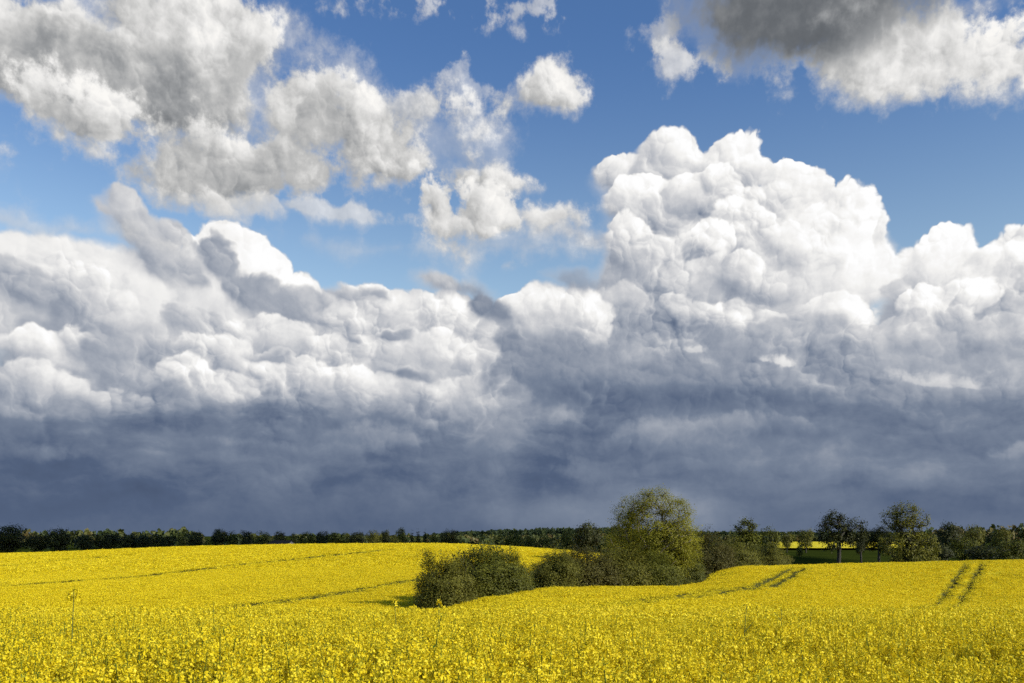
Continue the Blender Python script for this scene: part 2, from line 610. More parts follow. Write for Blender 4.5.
MAT = {}
MAT['petal'] = leafy('rapeseed_petal', [(0.0, C3(0.10, 0.16, 0.02)), (0.12, C3(0.34, 0.34, 0.02)), (0.3, C3(0.76, 0.59, 0.012)), (0.7, C3(0.84, 0.668, 0.015)), (1.0, C3(0.92, 0.78, 0.05))], 0.30, 0.6, 0.2, drift=True)
MAT['stem'] = leafy('rapeseed_stem', [(0.0, C3(0.07, 0.11, 0.03)), (1.0, C3(0.16, 0.20, 0.05))], 0.15)
MAT['leaf_spring'] = leafy('spring_leaf', [(0.0, C3(0.17, 0.17, 0.015)), (0.5, C3(0.275, 0.262, 0.02)), (1.0, C3(0.36, 0.335, 0.03))], 0.45)
MAT['leaf_green'] = leafy('green_leaf', [(0.0, C3(0.05, 0.057, 0.007)), (0.5, C3(0.115, 0.12, 0.012)), (1.0, C3(0.19, 0.188, 0.019))], 0.35)
MAT['leaf_olive'] = leafy('olive_leaf', [(0.0, C3(0.08, 0.08, 0.011)), (0.5, C3(0.155, 0.148, 0.018)), (1.0, C3(0.23, 0.215, 0.028))], 0.38)
MAT['leaf_dark'] = leafy('dark_leaf', [(0.0, C3(0.022, 0.026, 0.004)), (0.5, C3(0.042, 0.047, 0.007)), (1.0, C3(0.08, 0.082, 0.012))], 0.2)
MAT['leaf_brown'] = leafy('bronze_leaf', [(0.0, C3(0.052, 0.046, 0.010)), (0.5, C3(0.095, 0.086, 0.014)), (1.0, C3(0.145, 0.126, 0.022))], 0.35)
MAT['leaf_far'] = leafy('far_leaf', [(0.0, C3(0.035, 0.055, 0.022)), (0.4, C3(0.065, 0.085, 0.022)), (0.8, C3(0.12, 0.12, 0.028)), (1.0, C3(0.15, 0.11, 0.035))], 0.25)


def bark_mat(name='bark', k=1.0):
    m = new_mat(name)
    t = NT.nodes.new('ShaderNodeTexCoord')
    v = vmth('MULTIPLY', S(t.outputs['Object']), (6, 6, 1.4))
    f = noise(v, 1.5, 6, 0.65, '3D')
    c = ramp(f, [(0.3, C3(0.03 * k, 0.025 * k, 0.018 * k)), (0.55, C3(0.065 * k, 0.055 * k, 0.04 * k)), (0.75, C3(0.11 * k, 0.10 * k, 0.075 * k))])
    p = NT.nodes.new('ShaderNodeBsdfPrincipled')
    plug(p.inputs['Base Color'], c); p.inputs['Roughness'].default_value = 0.9
    b = NT.nodes.new('ShaderNodeBump'); b.inputs['Strength'].default_value = 0.5; b.inputs['Distance'].default_value = 0.03
    plug(b.inputs['Height'], f); NT.links.new(b.outputs[0], p.inputs['Normal'])
    finish(p.outputs[0])
    return m


MAT['bark'] = bark_mat('bark', 0.55)
MAT['bark_pale'] = bark_mat('grey_bark', 2.2)

# ------------------------------------------------------------------ the lie of the land (metres, eye level = 0)
# per bearing (given as a picture column): how high the top of the crop stands at each distance
NEAR = [(0, -0.86), (6, -0.90), (12, -1.28), (20, -1.82), (30, -2.52), (38, -3.35)]
LAND = {
    -500: NEAR + [(50, -4.4), (62, -5.4), (75, -6.0), (100, -6.4), (150, -6.4), (235, -5.6), (300, -7.0), (420, -7.0), (3000, -7)],
    0:   NEAR + [(50, -4.4), (62, -5.3), (75, -6.0), (100, -6.05), (150, -5.9), (235, -4.85), (300, -7.0), (420, -7.0), (3000, -7)],
    200: NEAR + [(50, -4.5), (62, -5.4), (75, -5.95), (100, -5.9), (150, -5.05), (235, -2.95), (300, -5.5), (420, -7.0), (3000, -7)],
    330: NEAR + [(50, -4.6), (62, -5.6), (75, -6.2), (100, -5.75), (150, -4.65), (235, -2.35), (300, -5.2), (420, -7.0), (3000, -7)],
    430: NEAR + [(50, -4.6), (62, -5.7), (75, -6.3), (100, -5.5), (150, -4.45), (235, -2.2), (300, -5.0), (420, -7.0), (3000, -7)],
    480: NEAR + [(50, -4.2), (62, -5.1), (75, -5.5), (90, -5.7), (110, -5.4), (150, -4.5), (235, -2.6), (300, -5.0), (420, -7.0), (3000, -7)],
    540: NEAR + [(50, -3.9), (62, -4.5), (75, -4.85), (88, -5.2), (110, -5.4), (150, -4.6), (235, -3.5), (300, -5.8), (420, -7.0), (3000, -7)],
    620: NEAR + [(50, -3.9), (62, -4.5), (75, -4.75), (90, -5.2), (110, -5.9), (150, -5.6), (235, -5.2), (300, -7.0), (420, -7.0), (3000, -7)],
    680: NEAR + [(50, -3.9), (62, -4.5), (75, -4.9), (92, -5.3), (110, -6.1), (126, -6.6), (150, -6.6), (235, -6.6), (300, -7.0), (420, -7.0), (3000, -7)],
    700: NEAR + [(50, -3.9), (62, -4.6), (75, -5.0), (92, -5.4), (110, -5.8), (126, -5.75), (150, -6.6), (235, -7.0), (300, -7.2), (420, -7.0), (3000, -7)],
    740: NEAR + [(50, -4.0), (62, -4.8), (75, -5.25), (92, -5.45), (110, -5.0), (126, -4.4), (145, -5.6), (200, -7.4), (300, -7.4), (420, -7.0), (3000, -7)],
    800: NEAR + [(50, -4.2), (62, -5.1), (75, -5.6), (92, -5.7), (110, -5.1), (130, -4.35), (150, -5.4), (200, -7.4), (300, -7.4), (420, -7.0), (3000, -7)],
    900: NEAR + [(50, -4.5), (62, -5.5), (75, -6.2), (92, -6.4), (110, -5.2), (130, -4.0), (150, -5.0), (200, -7.4), (300, -7.4), (420, -7.0), (3000, -7)],
    960: NEAR + [(50, -4.6), (62, -5.7), (75, -6.5), (92, -6.75), (110, -5.3), (130, -3.8), (150, -4.8), (200, -7.4), (300, -7.4), (420, -7.0), (3000, -7)],
    1024: NEAR + [(50, -4.6), (62, -5.7), (75, -6.4), (92, -6.5), (110, -5.1), (130, -3.6), (150, -4.7), (200, -7.4), (300, -7.4), (420, -7.0), (3000, -7)],
    1500: NEAR + [(50, -4.6), (62, -5.7), (75, -6.4), (92, -6.5), (110, -5.1), (130, -3.6), (150, -4.7), (200, -7.4), (300, -7.4), (420, -7.0), (3000, -7)],
}


def pchip(xk, yk, x):
    xk, yk = np.asarray(xk, float), np.asarray(yk, float)
    h = np.diff(xk); dlt = np.diff(yk) / h
    m = np.zeros(len(xk)); m[0], m[-1] = dlt[0], dlt[-1]
    for i in range(1, len(xk) - 1):
        if dlt[i - 1] * dlt[i] > 0:
            a, b = 2 * h[i] + h[i - 1], h[i] + 2 * h[i - 1]
            m[i] = (a + b) / (a / dlt[i - 1] + b / dlt[i])
    x = np.clip(x, xk[0], xk[-1])
    i = np.clip(np.searchsorted(xk, x) - 1, 0, len(xk) - 2)
    t = (x - xk[i]) / h[i]
    return ((1 + 2 * t) * (1 - t) ** 2 * yk[i] + t * (1 - t) ** 2 * h[i] * m[i] + t * t * (3 - 2 * t) * yk[i + 1] + t * t * (t - 1) * h[i] * m[i + 1])


DG = np.concatenate([np.arange(0, 60, 0.5), np.geomspace(60, 3000, 420)])
CG = np.arange(-500, 1501, 5.0)
_ck = sorted(LAND)
_tab = np.array([pchip(*zip(*LAND[c]), DG) for c in _ck])
TAB = np.empty((len(CG), len(DG)))
for j in range(len(DG)):
    TAB[:, j] = pchip(_ck, _tab[:, j], CG)
_ker = np.exp(-0.5 * (np.arange(-4, 5) / 1.8) ** 2); _ker /= _ker.sum()
_pad = np.pad(TAB, ((4, 4), (0, 0)), mode='edge')
TAB = sum(_ker[k] * _pad[k:k + len(CG)] for k in range(9))


def crop_top(x, y):
    """height of the top of the crop (or 1.2 m above bare ground) at a place"""
    x, y = np.asarray(x, float), np.asarray(y, float)
    d = np.maximum(y, 0.0)
    c = np.clip(512 + F * x / np.maximum(y, 1e-3), CG[0], CG[-1])
    c = np.where(y < 1.0, 512.0, c)
    fc = (c - CG[0]) / 5.0
    i = np.clip(fc.astype(int), 0, len(CG) - 2); u = fc - i
    dd = np.clip(d, DG[0], DG[-1])
    j = np.clip(np.searchsorted(DG, dd, side='right') - 1, 0, len(DG) - 2)
    v = (dd - DG[j]) / (DG[j + 1] - DG[j])
    z = (TAB[i, j] * (1 - u) + TAB[i + 1, j] * u) * (1 - v) + (TAB[i, j + 1] * (1 - u) + TAB[i + 1, j + 1] * u) * v
    far = np.clip((y - 900) / 2200, 0, 1)
    hill = far * far * (3 - 2 * far) * (5 + 3 * np.sin(x / 420.0 + 1.0) + 2 * np.sin(x / 190.0))
    return z + hill + 0.05 * np.sin(x * 0.9 + 0.4 * y) * np.sin(0.31 * y - 0.23 * x)


def ground(x, y): return crop_top(x, y) - 1.2


def gz(x, y): return float(ground(np.array([x]), np.array([y]))[0])


def at(px, d):
    """place on the ground at a distance along a bearing"""
    return (px - 512.0) / F * d


def land_on(px, py, dmin=10.0, off=0.0):
    """the place where the line of sight meets the top of the crop"""
    d = np.geomspace(dmin, 320, 4000)
    x = (px - 512.0) / F * d
    z = (HZ - py) / F * d
    hit = np.nonzero(z <= crop_top(x, d) + off)[0]
    k = hit[0] if len(hit) else len(d) - 1
    return x[k], d[k]


# wheel tracks of the sprayer through the crop (centre lines)
LANES = []
for w, gauge, pts in ((0.27, 0.95, [(976, 561.5), (969, 572), (962, 583), (953, 597), (948, 604), (937, 607), (913, 611), (880, 617)]),
               (0.5, 0.8, [(799, 568), (790, 572), (780, 578), (762, 586), (740, 588.5), (722, 590), (680, 596), (641, 601), (587, 610)]),
               (0.48, 0.6, [(440, 576), (414, 580), (340, 592), (256, 603), (212, 609)]),
               (0.75, 0.6, [(390, 549.5), (256, 563), (128, 577), (80, 580), (0, 586), (-60, 590)]),
               (0.75, 0.6, [(128, 554.5), (60, 560), (0, 566), (-60, 571)])):
    LANES.append((w, gauge, np.array([land_on(px, py, 42.0) for px, py in pts])))


def lane_dist(x, y):
    """distance to the nearest wheel rut, in half widths of a rut"""
    best = np.full(x.shape, 1e9)
    for w, gauge, L in LANES:
        for (ax, ay), (bx, by) in zip(L[:-1], L[1:]):
            vx, vy = bx - ax, by - ay
            l2 = vx * vx + vy * vy + 1e-9
            t = np.clip(((x - ax) * vx + (y - ay) * vy) / l2, 0, 1)
            dd = np.hypot(x - ax - t * vx, y - ay - t * vy)
            best = np.minimum(best, np.abs(dd - gauge) / w)
    return best


# the hedge that divides the two fields, as a line on the ground; the crop stops a little short of it
HEDGE = np.array([(at(433, 79), 79), (at(470, 84), 84), (at(505, 87), 87), (at(545, 95), 95), (at(600, 100), 100), (at(650, 105), 105),
                  (at(690, 116), 116), (at(705, 140), 140), (at(740, 165), 165), (at(775, 185), 185)])


def poly_dist(x, y, L):
    best = np.full(x.shape, 1e9)
    for (ax, ay), (bx, by) in zip(L[:-1], L[1:]):
        vx, vy = bx - ax, by - ay
        t = np.clip(((x - ax) * vx + (y - ay) * vy) / (vx * vx + vy * vy), 0, 1)
        best = np.minimum(best, np.hypot(x - ax - t * vx, y - ay - t * vy))
    return best


def in_crop(x, y):
    """1 where rapeseed grows"""
    c = 512 + F * x / np.maximum(y, 1e-3)
    lim = np.interp(c, [-500, 0, 430, 540, 640, 690, 740, 1500], [256, 254, 252, 246, 236, 150, 147, 147])
    ok = (y < lim)
    ok &= poly_dist(x, y, HEDGE) > 2.2
    # behind the hedge, right of the left field, lies rough ground
    ok &= ~((y > 112) & (c > 640) & (c < 700))
    return ok


def material_ground():
    m = new_mat('grass_and_soil')
    g = NT.nodes.new('ShaderNodeNewGeometry')
    p = S(g.outputs['Position'])
    f = noise(p, 0.05, 5, 0.6, '3D'); f2 = noise(p, 1.3, 5, 0.65, '3D')
    c = ramp(f * 0.55 + f2 * 0.45, [(0.35, C3(0.018, 0.026, 0.005)), (0.5, C3(0.030, 0.041, 0.006)), (0.65, C3(0.05, 0.058, 0.010))])
    b = NT.nodes.new('ShaderNodeBsdfPrincipled')
    plug(b.inputs['Base Color'], c); b.inputs['Roughness'].default_value = 1.0; b.inputs['Specular IOR Level'].default_value = 0.0
    finish(b.outputs[0])
    return m


def material_crop():
    m = new_mat('rapeseed_canopy')
    g = NT.nodes.new('ShaderNodeNewGeometry')
    p = S(g.outputs['Position'])
    big = noise(p, 0.035, 4, 0.55, '3D')
    mid = noise(p, 0.8, 5, 0.65, '3D')
    small = noise(p, 7.0, 4, 0.7, '3D')
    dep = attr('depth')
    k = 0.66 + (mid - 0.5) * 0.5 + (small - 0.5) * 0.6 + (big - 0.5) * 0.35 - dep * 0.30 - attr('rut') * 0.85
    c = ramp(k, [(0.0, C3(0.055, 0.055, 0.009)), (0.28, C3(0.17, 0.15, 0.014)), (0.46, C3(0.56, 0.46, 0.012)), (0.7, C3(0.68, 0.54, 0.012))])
    b = NT.nodes.new('ShaderNodeBsdfPrincipled')
    plug(b.inputs['Base Color'], c); b.inputs['Roughness'].default_value = 0.8; b.inputs['Specular IOR Level'].default_value = 0.1
    bp = NT.nodes.new('ShaderNodeBump'); bp.inputs['Strength'].default_value = 0.6; bp.inputs['Distance'].default_value = 0.25
    plug(bp.inputs['Height'], mid + small * 0.5); NT.links.new(bp.outputs[0], b.inputs['Normal'])
    finish(b.outputs[0])
    return m


MAT['ground'] = material_ground()
MAT['crop'] = material_crop()


def grid_faces(nr, nc):
    i = np.arange(nr - 1)[:, None] * nc + np.arange(nc - 1)[None, :]
    i = i.ravel()
    return np.stack([i, i + 1, i + nc + 1, i + nc], 1)


# ---- ground, one sheet out to the horizon
gx = np.concatenate([-np.geomspace(4000, 330, 18), np.arange(-320, 321, 4.0), np.geomspace(330, 4000, 18)])
gy = np.concatenate([-np.geomspace(800, 20, 12), np.arange(-16, 320, 4.0), np.geomspace(324, 4500, 60)])
GX, GY = np.meshgrid(gx, gy)
GZ = ground(GX.ravel(), GY.ravel())
me = mesh_np('ground', np.stack([GX.ravel(), GY.ravel(), GZ], 1), grid_faces(len(gy), len(gx))[:, ::1], MAT['ground'], smooth=True)
tag(link('ground', me), kind='structure')

# ---- the mass of the crop: stems and leaves under the flowers
rows = np.concatenate([np.arange(-3, 6, 0.5), np.geomspace(6, 258, 420)])
cols = np.arange(-420, 1445, 4.0)
RR, CC = np.meshgrid(rows, cols, indexing='ij')
Yc = RR; Xc = (CC - 512) / F * np.maximum(RR, 4.0) + 0.0 * RR
X1, Y1 = Xc.ravel(), Yc.ravel()
Zt = crop_top(X1, Y1)
_ld = np.clip((1.3 - lane_dist(X1, Y1)) / 0.5, 0, 1)
rut = _ld * _ld * (3 - 2 * _ld)                       # the sunken rut
rutc = np.clip((2.2 - lane_dist(X1, Y1)) / 0.9, 0, 1)  # stems and soil bared along it
under = np.interp(Y1, [0, 12, 40, 120, 260], [0.30, 0.28, 0.22, 0.12, 0.06])
bumpz = 0.06 * np.sin(X1 * 3.1 + 1.3 * np.sin(Y1 * 2.3)) * np.sin(Y1 * 2.7 + np.sin(X1 * 1.9))
Zc = Zt - under - 0.6 * rut + bumpz
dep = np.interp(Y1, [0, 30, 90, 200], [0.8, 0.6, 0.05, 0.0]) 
ok = in_crop(X1, Y1)
Fc = grid_faces(len(rows), len(cols))
Fc = Fc[ok[Fc].all(1)]
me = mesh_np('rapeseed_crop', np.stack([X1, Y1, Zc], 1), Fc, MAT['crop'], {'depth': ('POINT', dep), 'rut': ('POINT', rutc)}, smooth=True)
tag(link('rapeseed_crop', me), 'dense green stems and leaves of the rapeseed crop under its flowers', 'crop', kind='stuff')

# ------------------------------------------------------------------ flowers of the crop
def quad_cloud(P0, size, tilt=1.0, up=None):
    """random little quads at points P0; returns verts, faces"""
    n = len(P0)
    a = RNG.normal(size=(n, 3)); a /= np.linalg.norm(a, axis=1)[:, None]
    if up is not None:
        a = a * tilt + np.asarray(up); a /= np.linalg.norm(a, axis=1)[:, None]
    b = RNG.normal(size=(n, 3)); u = np.cross(a, b); u /= np.linalg.norm(u, axis=1)[:, None] + 1e-9
    v = np.cross(a, u)
    s = (np.asarray(size) * np.ones(n))[:, None]
    asp = RNG.uniform(0.6, 1.0, (n, 1))
    V = np.stack([P0 - u * s - v * s * asp * 0.25, P0 + u * s * 0.1 - v * s * asp, P0 + u * s + v * s * asp * 0.25, P0 - u * s * 0.1 + v * s * asp], 1).reshape(-1, 3)
    Fq = np.arange(4 * n).reshape(-1, 4)
    return V, Fq


def tube(p0, p1, r0, r1, k=4):
    p0, p1 = np.asarray(p0, float), np.asarray(p1, float)
    d = p1 - p0; d /= np.linalg.norm(d) + 1e-9
    h = np.array([1, 0, 0]) if abs(d[0]) < 0.8 else np.array([0, 1, 0])
    u = np.cross(d, h); u /= np.linalg.norm(u); v = np.cross(d, u)
    an = np.arange(k) * 2 * math.pi / k
    ring = np.cos(an)[:, None] * u + np.sin(an)[:, None] * v
    V = np.concatenate([p0 + ring * r0, p1 + ring * r1])
    i = np.arange(k); j = (i + 1) % k
    return V, np.stack([i, j, j + k, i + k], 1)


class Bag:
    def __init__(self): self.V, self.F, self.T, self.n = [], [], [], 0
    def add(self, VF, tone):
        V, Fq = VF
        self.V.append(V); self.F.append(Fq + self.n); self.n += len(V)
        self.T.append(np.full(len(Fq), tone) if np.isscalar(tone) else np.asarray(tone))
    def mesh(self, name, mat, extra=None):
        return mesh_np(name, np.concatenate(self.V), self.F, mat, {'tone': ('FACE', np.concatenate(self.T))})


def raceme(bag, base, h, r, n, petal):
    """a flower spike: a dome of open flowers under a tuft of green buds, tip at base + h"""
    t = RNG.uniform(0, 1, n) ** 0.8
    ang = RNG.uniform(0, 2 * math.pi, n)
    rad = r * (0.35 + 0.65 * np.sqrt(1 - t ** 2)) * RNG.uniform(0.7, 1.1, n)
    P0 = np.stack([rad * np.cos(ang), rad * np.sin(ang), h * (t - 1.0) * 1.0 + 0.0 * t], 1) + base
    P0[:, 2] = base[2] - h + h * t
    bag.add(quad_cloud(P0, petal * RNG.uniform(0.7, 1.2, n), 0.8, (0, 0, 0.5)), np.clip(RNG.normal(0.66, 0.18, n), 0.35, 1.0))
    nb = max(2, n // 8)
    Pb = base + np.stack([RNG.normal(0, r * 0.22, nb), RNG.normal(0, r * 0.22, nb), RNG.uniform(-0.01, 0.02, nb)], 1)
    bag.add(quad_cloud(Pb, petal * 0.55), RNG.uniform(0.05, 0.25, nb))


def plant_variant(detail, seed):
    """one flowering stem with its side branches, tip at z = 0"""
    bag = Bag()
    heads = [(0.0, 0.0, 0.0)]
    for k in range(4 if detail > 1 else 2):
        a = RNG.uniform(0, 6.28); q = RNG.uniform(0.06, 0.17)
        heads.append((q * math.cos(a), q * math.sin(a), -RNG.uniform(0.02, 0.22)))
    for hx, hy, hz in heads:
        raceme(bag, np.array([hx, hy, hz]), RNG.uniform(0.10, 0.19), RNG.uniform(0.030, 0.046), {2: 80, 1: 20}[detail], {2: 0.0100, 1: 0.0215}[detail])
        if detail > 1:
            bag.add(tube((hx * 0.15, hy * 0.15, hz - 0.45), (hx, hy, hz), 0.004, 0.0025, 3), 0.03)
    bag.add(tube((0, 0, -0.75), (0, 0, -0.02), 0.006, 0.003, 3), 0.02)
    if detail > 1:
        nl = 5
        Pl = np.stack([RNG.normal(0, 0.05, nl), RNG.normal(0, 0.05, nl), RNG.uniform(-0.6, -0.25, nl)], 1)
        bag.add(quad_cloud(Pl, 0.045), 0.0)
    return bag.mesh('rapeseed_plant', MAT['petal'])


def clump_variant(w, n, s):
    """a tuft of crop seen from afar"""
    bag = Bag()
    P0 = np.stack([RNG.normal(0, w * 0.5, n), RNG.normal(0, w * 0.5, n), -np.abs(RNG.normal(0, 0.07, n))], 1)
    bag.add(quad_cloud(P0, s * RNG.uniform(0.6, 1.2, n), 0.6, (0, 0, 0.75)), np.clip(RNG.normal(0.55, 0.16, n), 0.2, 1.0))
    return bag.mesh('rapeseed_tuft', MAT['petal'])


def scatter(name, label, pts, scl, variants, lean=0.12):
    """a stuff object: variants instanced on points"""
    n = len(pts)
    me = bpy.data.meshes.new(name)
    me.vertices.add(n)
    me.vertices.foreach_set('co', np.ascontiguousarray(pts, dtype=np.float32).ravel())
    rot = np.stack([RNG.normal(0, lean, n), RNG.normal(0, lean, n), RNG.uniform(0, 6.283, n)], 1)
    a = me.attributes.new('rot', 'FLOAT_VECTOR', 'POINT'); a.data.foreach_set('vector', rot.astype(np.float32).ravel())
    a = me.attributes.new('scl', 'FLOAT', 'POINT'); a.data.foreach_set('value', scl.astype(np.float32))
    a = me.attributes.new('idx', 'INT', 'POINT'); a.data.foreach_set('value', RNG.integers(0, len(variants), n).astype(np.int32))
    a = me.attributes.new('bloom', 'FLOAT', 'POINT')
    px_, py_ = pts[:, 0], pts[:, 1]
    bl = 0.10 * np.sin(px_ * 0.045 + 2.0 * np.sin(py_ * 0.021)) * np.sin(py_ * 0.05 + 1.2 * np.sin(px_ * 0.03)) + 0.07 * np.sin(px_ * 0.21 + py_ * 0.13 + 2 * np.sin(px_ * 0.05)) * np.sin(py_ * 0.19 - px_ * 0.07) + 0.06 * RNG.normal(size=n)
    a.data.foreach_set('value', bl.astype(np.float32))
    o = link(name, me)
    g = bpy.data.node_groups.new(name, 'GeometryNodeTree')
    g.interface.new_socket('Geometry', in_out='INPUT', socket_type='NodeSocketGeometry')
    g.interface.new_socket('Geometry', in_out='OUTPUT', socket_type='NodeSocketGeometry')
    N = g.nodes.new
    gi, go = N('NodeGroupInput'), N('NodeGroupOutput')
    jn = N('GeometryNodeJoinGeometry')
    for vm in reversed(variants):
        ob = bpy.data.objects.new(vm.name, vm)
        oi = N('GeometryNodeObjectInfo'); oi.inputs['Object'].default_value = ob
        oi.inputs['As Instance'].default_value = True
        g.links.new(oi.outputs['Geometry'], jn.inputs[0])
    ip = N('GeometryNodeInstanceOnPoints')
    ip.inputs['Pick Instance'].default_value = True

    def named(nm, ty):
        k = N('GeometryNodeInputNamedAttribute'); k.data_type = ty; k.inputs[0].default_value = nm
        return [s for s in k.outputs if s.enabled][0]
    mp = N('GeometryNodeMeshToPoints')
    g.links.new(gi.outputs[0], mp.inputs[0]); g.links.new(mp.outputs[0], ip.inputs['Points'])
    g.links.new(jn.outputs[0], ip.inputs['Instance'])
    g.links.new(named('idx', 'INT'), ip.inputs['Instance Index'])
    g.links.new(named('rot', 'FLOAT_VECTOR'), ip.inputs['Rotation'])
    g.links.new(named('scl', 'FLOAT'), ip.inputs['Scale'])
    g.links.new(ip.outputs[0], go.inputs[0])
    md = o.modifiers.new('scatter', 'NODES'); md.node_group = g
    tag(o, label, 'crop', kind='stuff')
    return o


def sow(d0, d1, per_m2, margin=0.70, keep=None):
    """random places between two distances inside the view and a margin beside it"""
    area = margin * (d1 * d1 - d0 * d0)
    n = int(area * per_m2)
    y = np.sqrt(RNG.uniform(d0 * d0, d1 * d1, n))
    x = RNG.uniform(-margin, margin, n) * y
    ok = in_crop(x, y) & (lane_dist(x, y) > RNG.uniform(0.75, 1.25, n))
    if keep is not None: ok &= keep(x, y)
    return x[ok], y[ok]


V2 = [plant_variant(2, k) for k in range(9)]
V1 = [plant_variant(1, k) for k in range(7)]
T1 = [clump_variant(0.34, 34, 0.045) for k in range(6)]
T2 = [clump_variant(0.60, 36, 0.085) for k in range(5)]


def patch(x, y):
    """slow unevenness of growth over the field"""
    return (np.sin(x * 0.9 + 1.7 * np.sin(y * 0.43)) * np.sin(y * 0.71 + 1.1 * np.sin(x * 0.52)) + 0.6 * np.sin(x * 2.3 + y * 1.1) * np.sin(y * 1.9 - x * 0.6))


x, y = sow(2.5, 15, 95, 0.95)
z = crop_top(x, y) + 0.06 * patch(x, y) + RNG.normal(0, 0.07, len(x)) + np.where(RNG.uniform(size=len(x)) < 0.04, RNG.uniform(0.03, 0.20, len(x)), 0)
scatter('rapeseed_flowers', 'nearest band of yellow rapeseed flower spikes along the bottom edge', np.stack([x, y, z], 1), RNG.uniform(0.8, 1.25, len(x)), V2)
x, y = sow(15, 46, 56, 0.88)
z = crop_top(x, y) + 0.06 * patch(x, y) + RNG.normal(0, 0.05, len(x)) + np.where(RNG.uniform(size=len(x)) < 0.03, RNG.uniform(0.03, 0.18, len(x)), 0)
scatter('rapeseed_flowers', 'yellow rapeseed flower spikes on the crest of the near slope', np.stack([x, y, z], 1), RNG.uniform(0.85, 1.3, len(x)), V1)
x, y = sow(46, 140, 9.5, 0.86)
z = crop_top(x, y) + 0.05 * patch(x, y) + RNG.normal(0, 0.04, len(x))
scatter('rapeseed_flowers', 'yellow rapeseed tufts on the far side of the dip around the hedge', np.stack([x, y, z], 1), RNG.uniform(0.8, 1.3, len(x)), T1)
x, y = sow(140, 258, 2.6, 0.84)
z = crop_top(x, y) + 0.05 * patch(x, y) + RNG.normal(0, 0.05, len(x))
scatter('rapeseed_flowers', 'distant yellow rapeseed tufts on the left ridge below the tree row', np.stack([x, y, z], 1), RNG.uniform(0.8, 1.3, len(x)), T2)

# ------------------------------------------------------------------ trees and shrubs
def unit(n):
    a = RNG.normal(size=(n, 3))
    return a / np.linalg.norm(a, axis=1)[:, None]


def lobes_points(lobes, n, shell=0.55):
    """points spread through a crown made of ellipsoids (cx, cy, cz, rx, ry, rz), thicker towards its outside"""
    vol = np.array([l[3] * l[4] * l[5] for l in lobes]) ** 0.6
    k = RNG.choice(len(lobes), n, p=vol / vol.sum())
    L = np.array(lobes)[k]
    u = unit(n)
    r = RNG.uniform(0, 1, n) ** (1 / 3.0) * (1 - shell) + shell * RNG.uniform(0.75, 1.05, n)
    return L[:, :3] + u * L[:, 3:] * r[:, None]


def skeleton(base, top, lobes, n_att, r_trunk, r_tip=0.012, wander=0.05):
    """a trunk and limbs that reach towards points in the crown; returns wood segments and the tips"""
    nodes = [np.array(base, float)]; par = [-1]
    steps = 7
    b, t = np.array(base, float), np.array(top, float)
    hgt = t[2] - b[2]
    for k in range(1, steps + 1):
        f = k / steps
        p = b + (t - b) * f + np.array([RNG.normal(0, wander), RNG.normal(0, wander), 0]) * hgt * 0.35 * f
        nodes.append(p); par.append(len(nodes) - 2)
    att = lobes_points(lobes, n_att, 0.45)
    d0 = np.linalg.norm(att - t, axis=1)
    tips = []
    for p in att[np.argsort(d0)]:
        A = np.array(nodes)
        dv = p - A
        dist = np.linalg.norm(dv, axis=1)
        cost = dist * (1.0 + 0.9 * np.clip(-dv[:, 2] / (dist + 1e-6), 0, 1)) + np.where(A[:, 2] < b[2] + hgt * 0.45, hgt * 0.6, 0)
        k = int(np.argmin(cost))
        if dist[k] < 0.15: continue
        q = A[k]; last = k
        ns = 3 if dist[k] > hgt * 0.12 else 2
        bow = RNG.normal(0, 0.10, 3) * dist[k]
        for s in range(1, ns + 1):
            f = s / ns
            nodes.append(q + (p - q) * f + bow * math.sin(math.pi * f) + np.array([0, 0, 0.06 * dist[k] * math.sin(math.pi * f)]))
            par.append(last); last = len(nodes) - 1
        tips.append(last)
    n = len(nodes)
    w = np.zeros(n)
    kids = np.zeros(n, int)
    for k in range(1, n): kids[par[k]] += 1
    w[kids == 0] = 1.0
    for k in range(n - 1, 0, -1): w[par[k]] += w[k]
    rad = r_tip + (r_trunk - r_tip) * (w / w[0]) ** 0.52
    return np.array(nodes), par, rad, tips


def wood_mesh(name, nodes, par, rad, mat='bark', flare=1.5):
    bag = Bag()
    for k in range(1, len(nodes)):
        r0, r1 = rad[par[k]], rad[k]
        if par[k] == 0: r0 = r0 * flare
        r0 = min(r0, r1 * 1.6) if par[k] > 6 else r0
        bag.add(tube(nodes[par[k]], nodes[k], r0, r1, 7 if r1 > 0.08 else (5 if r1 > 0.03 else 3)), 0.5)
    return bag.mesh(name, MAT[mat])


def leaf_clumps(centres, n_per, spread, leaf, sq=0.7, tone=(0.5, 0.23), mid=None):
    """leaves gathered in clumps round points; each clump has its own shade of green"""
    n = len(centres)
    c = np.repeat(centres, n_per, 0)
    off = RNG.normal(size=(n * n_per, 3)) * spread * np.array([1, 1, sq])
    tn = np.repeat(np.clip(RNG.normal(tone[0], tone[1], n), 0, 1), n_per) + RNG.normal(0, 0.12, n * n_per)
    P0 = c + off
    if mid is not None:                       # leaves face the light: outwards and upwards
        o = P0 - np.asarray(mid); o /= np.linalg.norm(o, axis=1)[:, None] + 1e-6
        up = o * 0.9 + np.array([0, 0, 0.55])
    else:
        up = None
    VF = quad_cloud(P0, leaf * RNG.uniform(0.6, 1.3, n * n_per), 0.75, up)
    return VF, np.clip(tn, 0, 1)


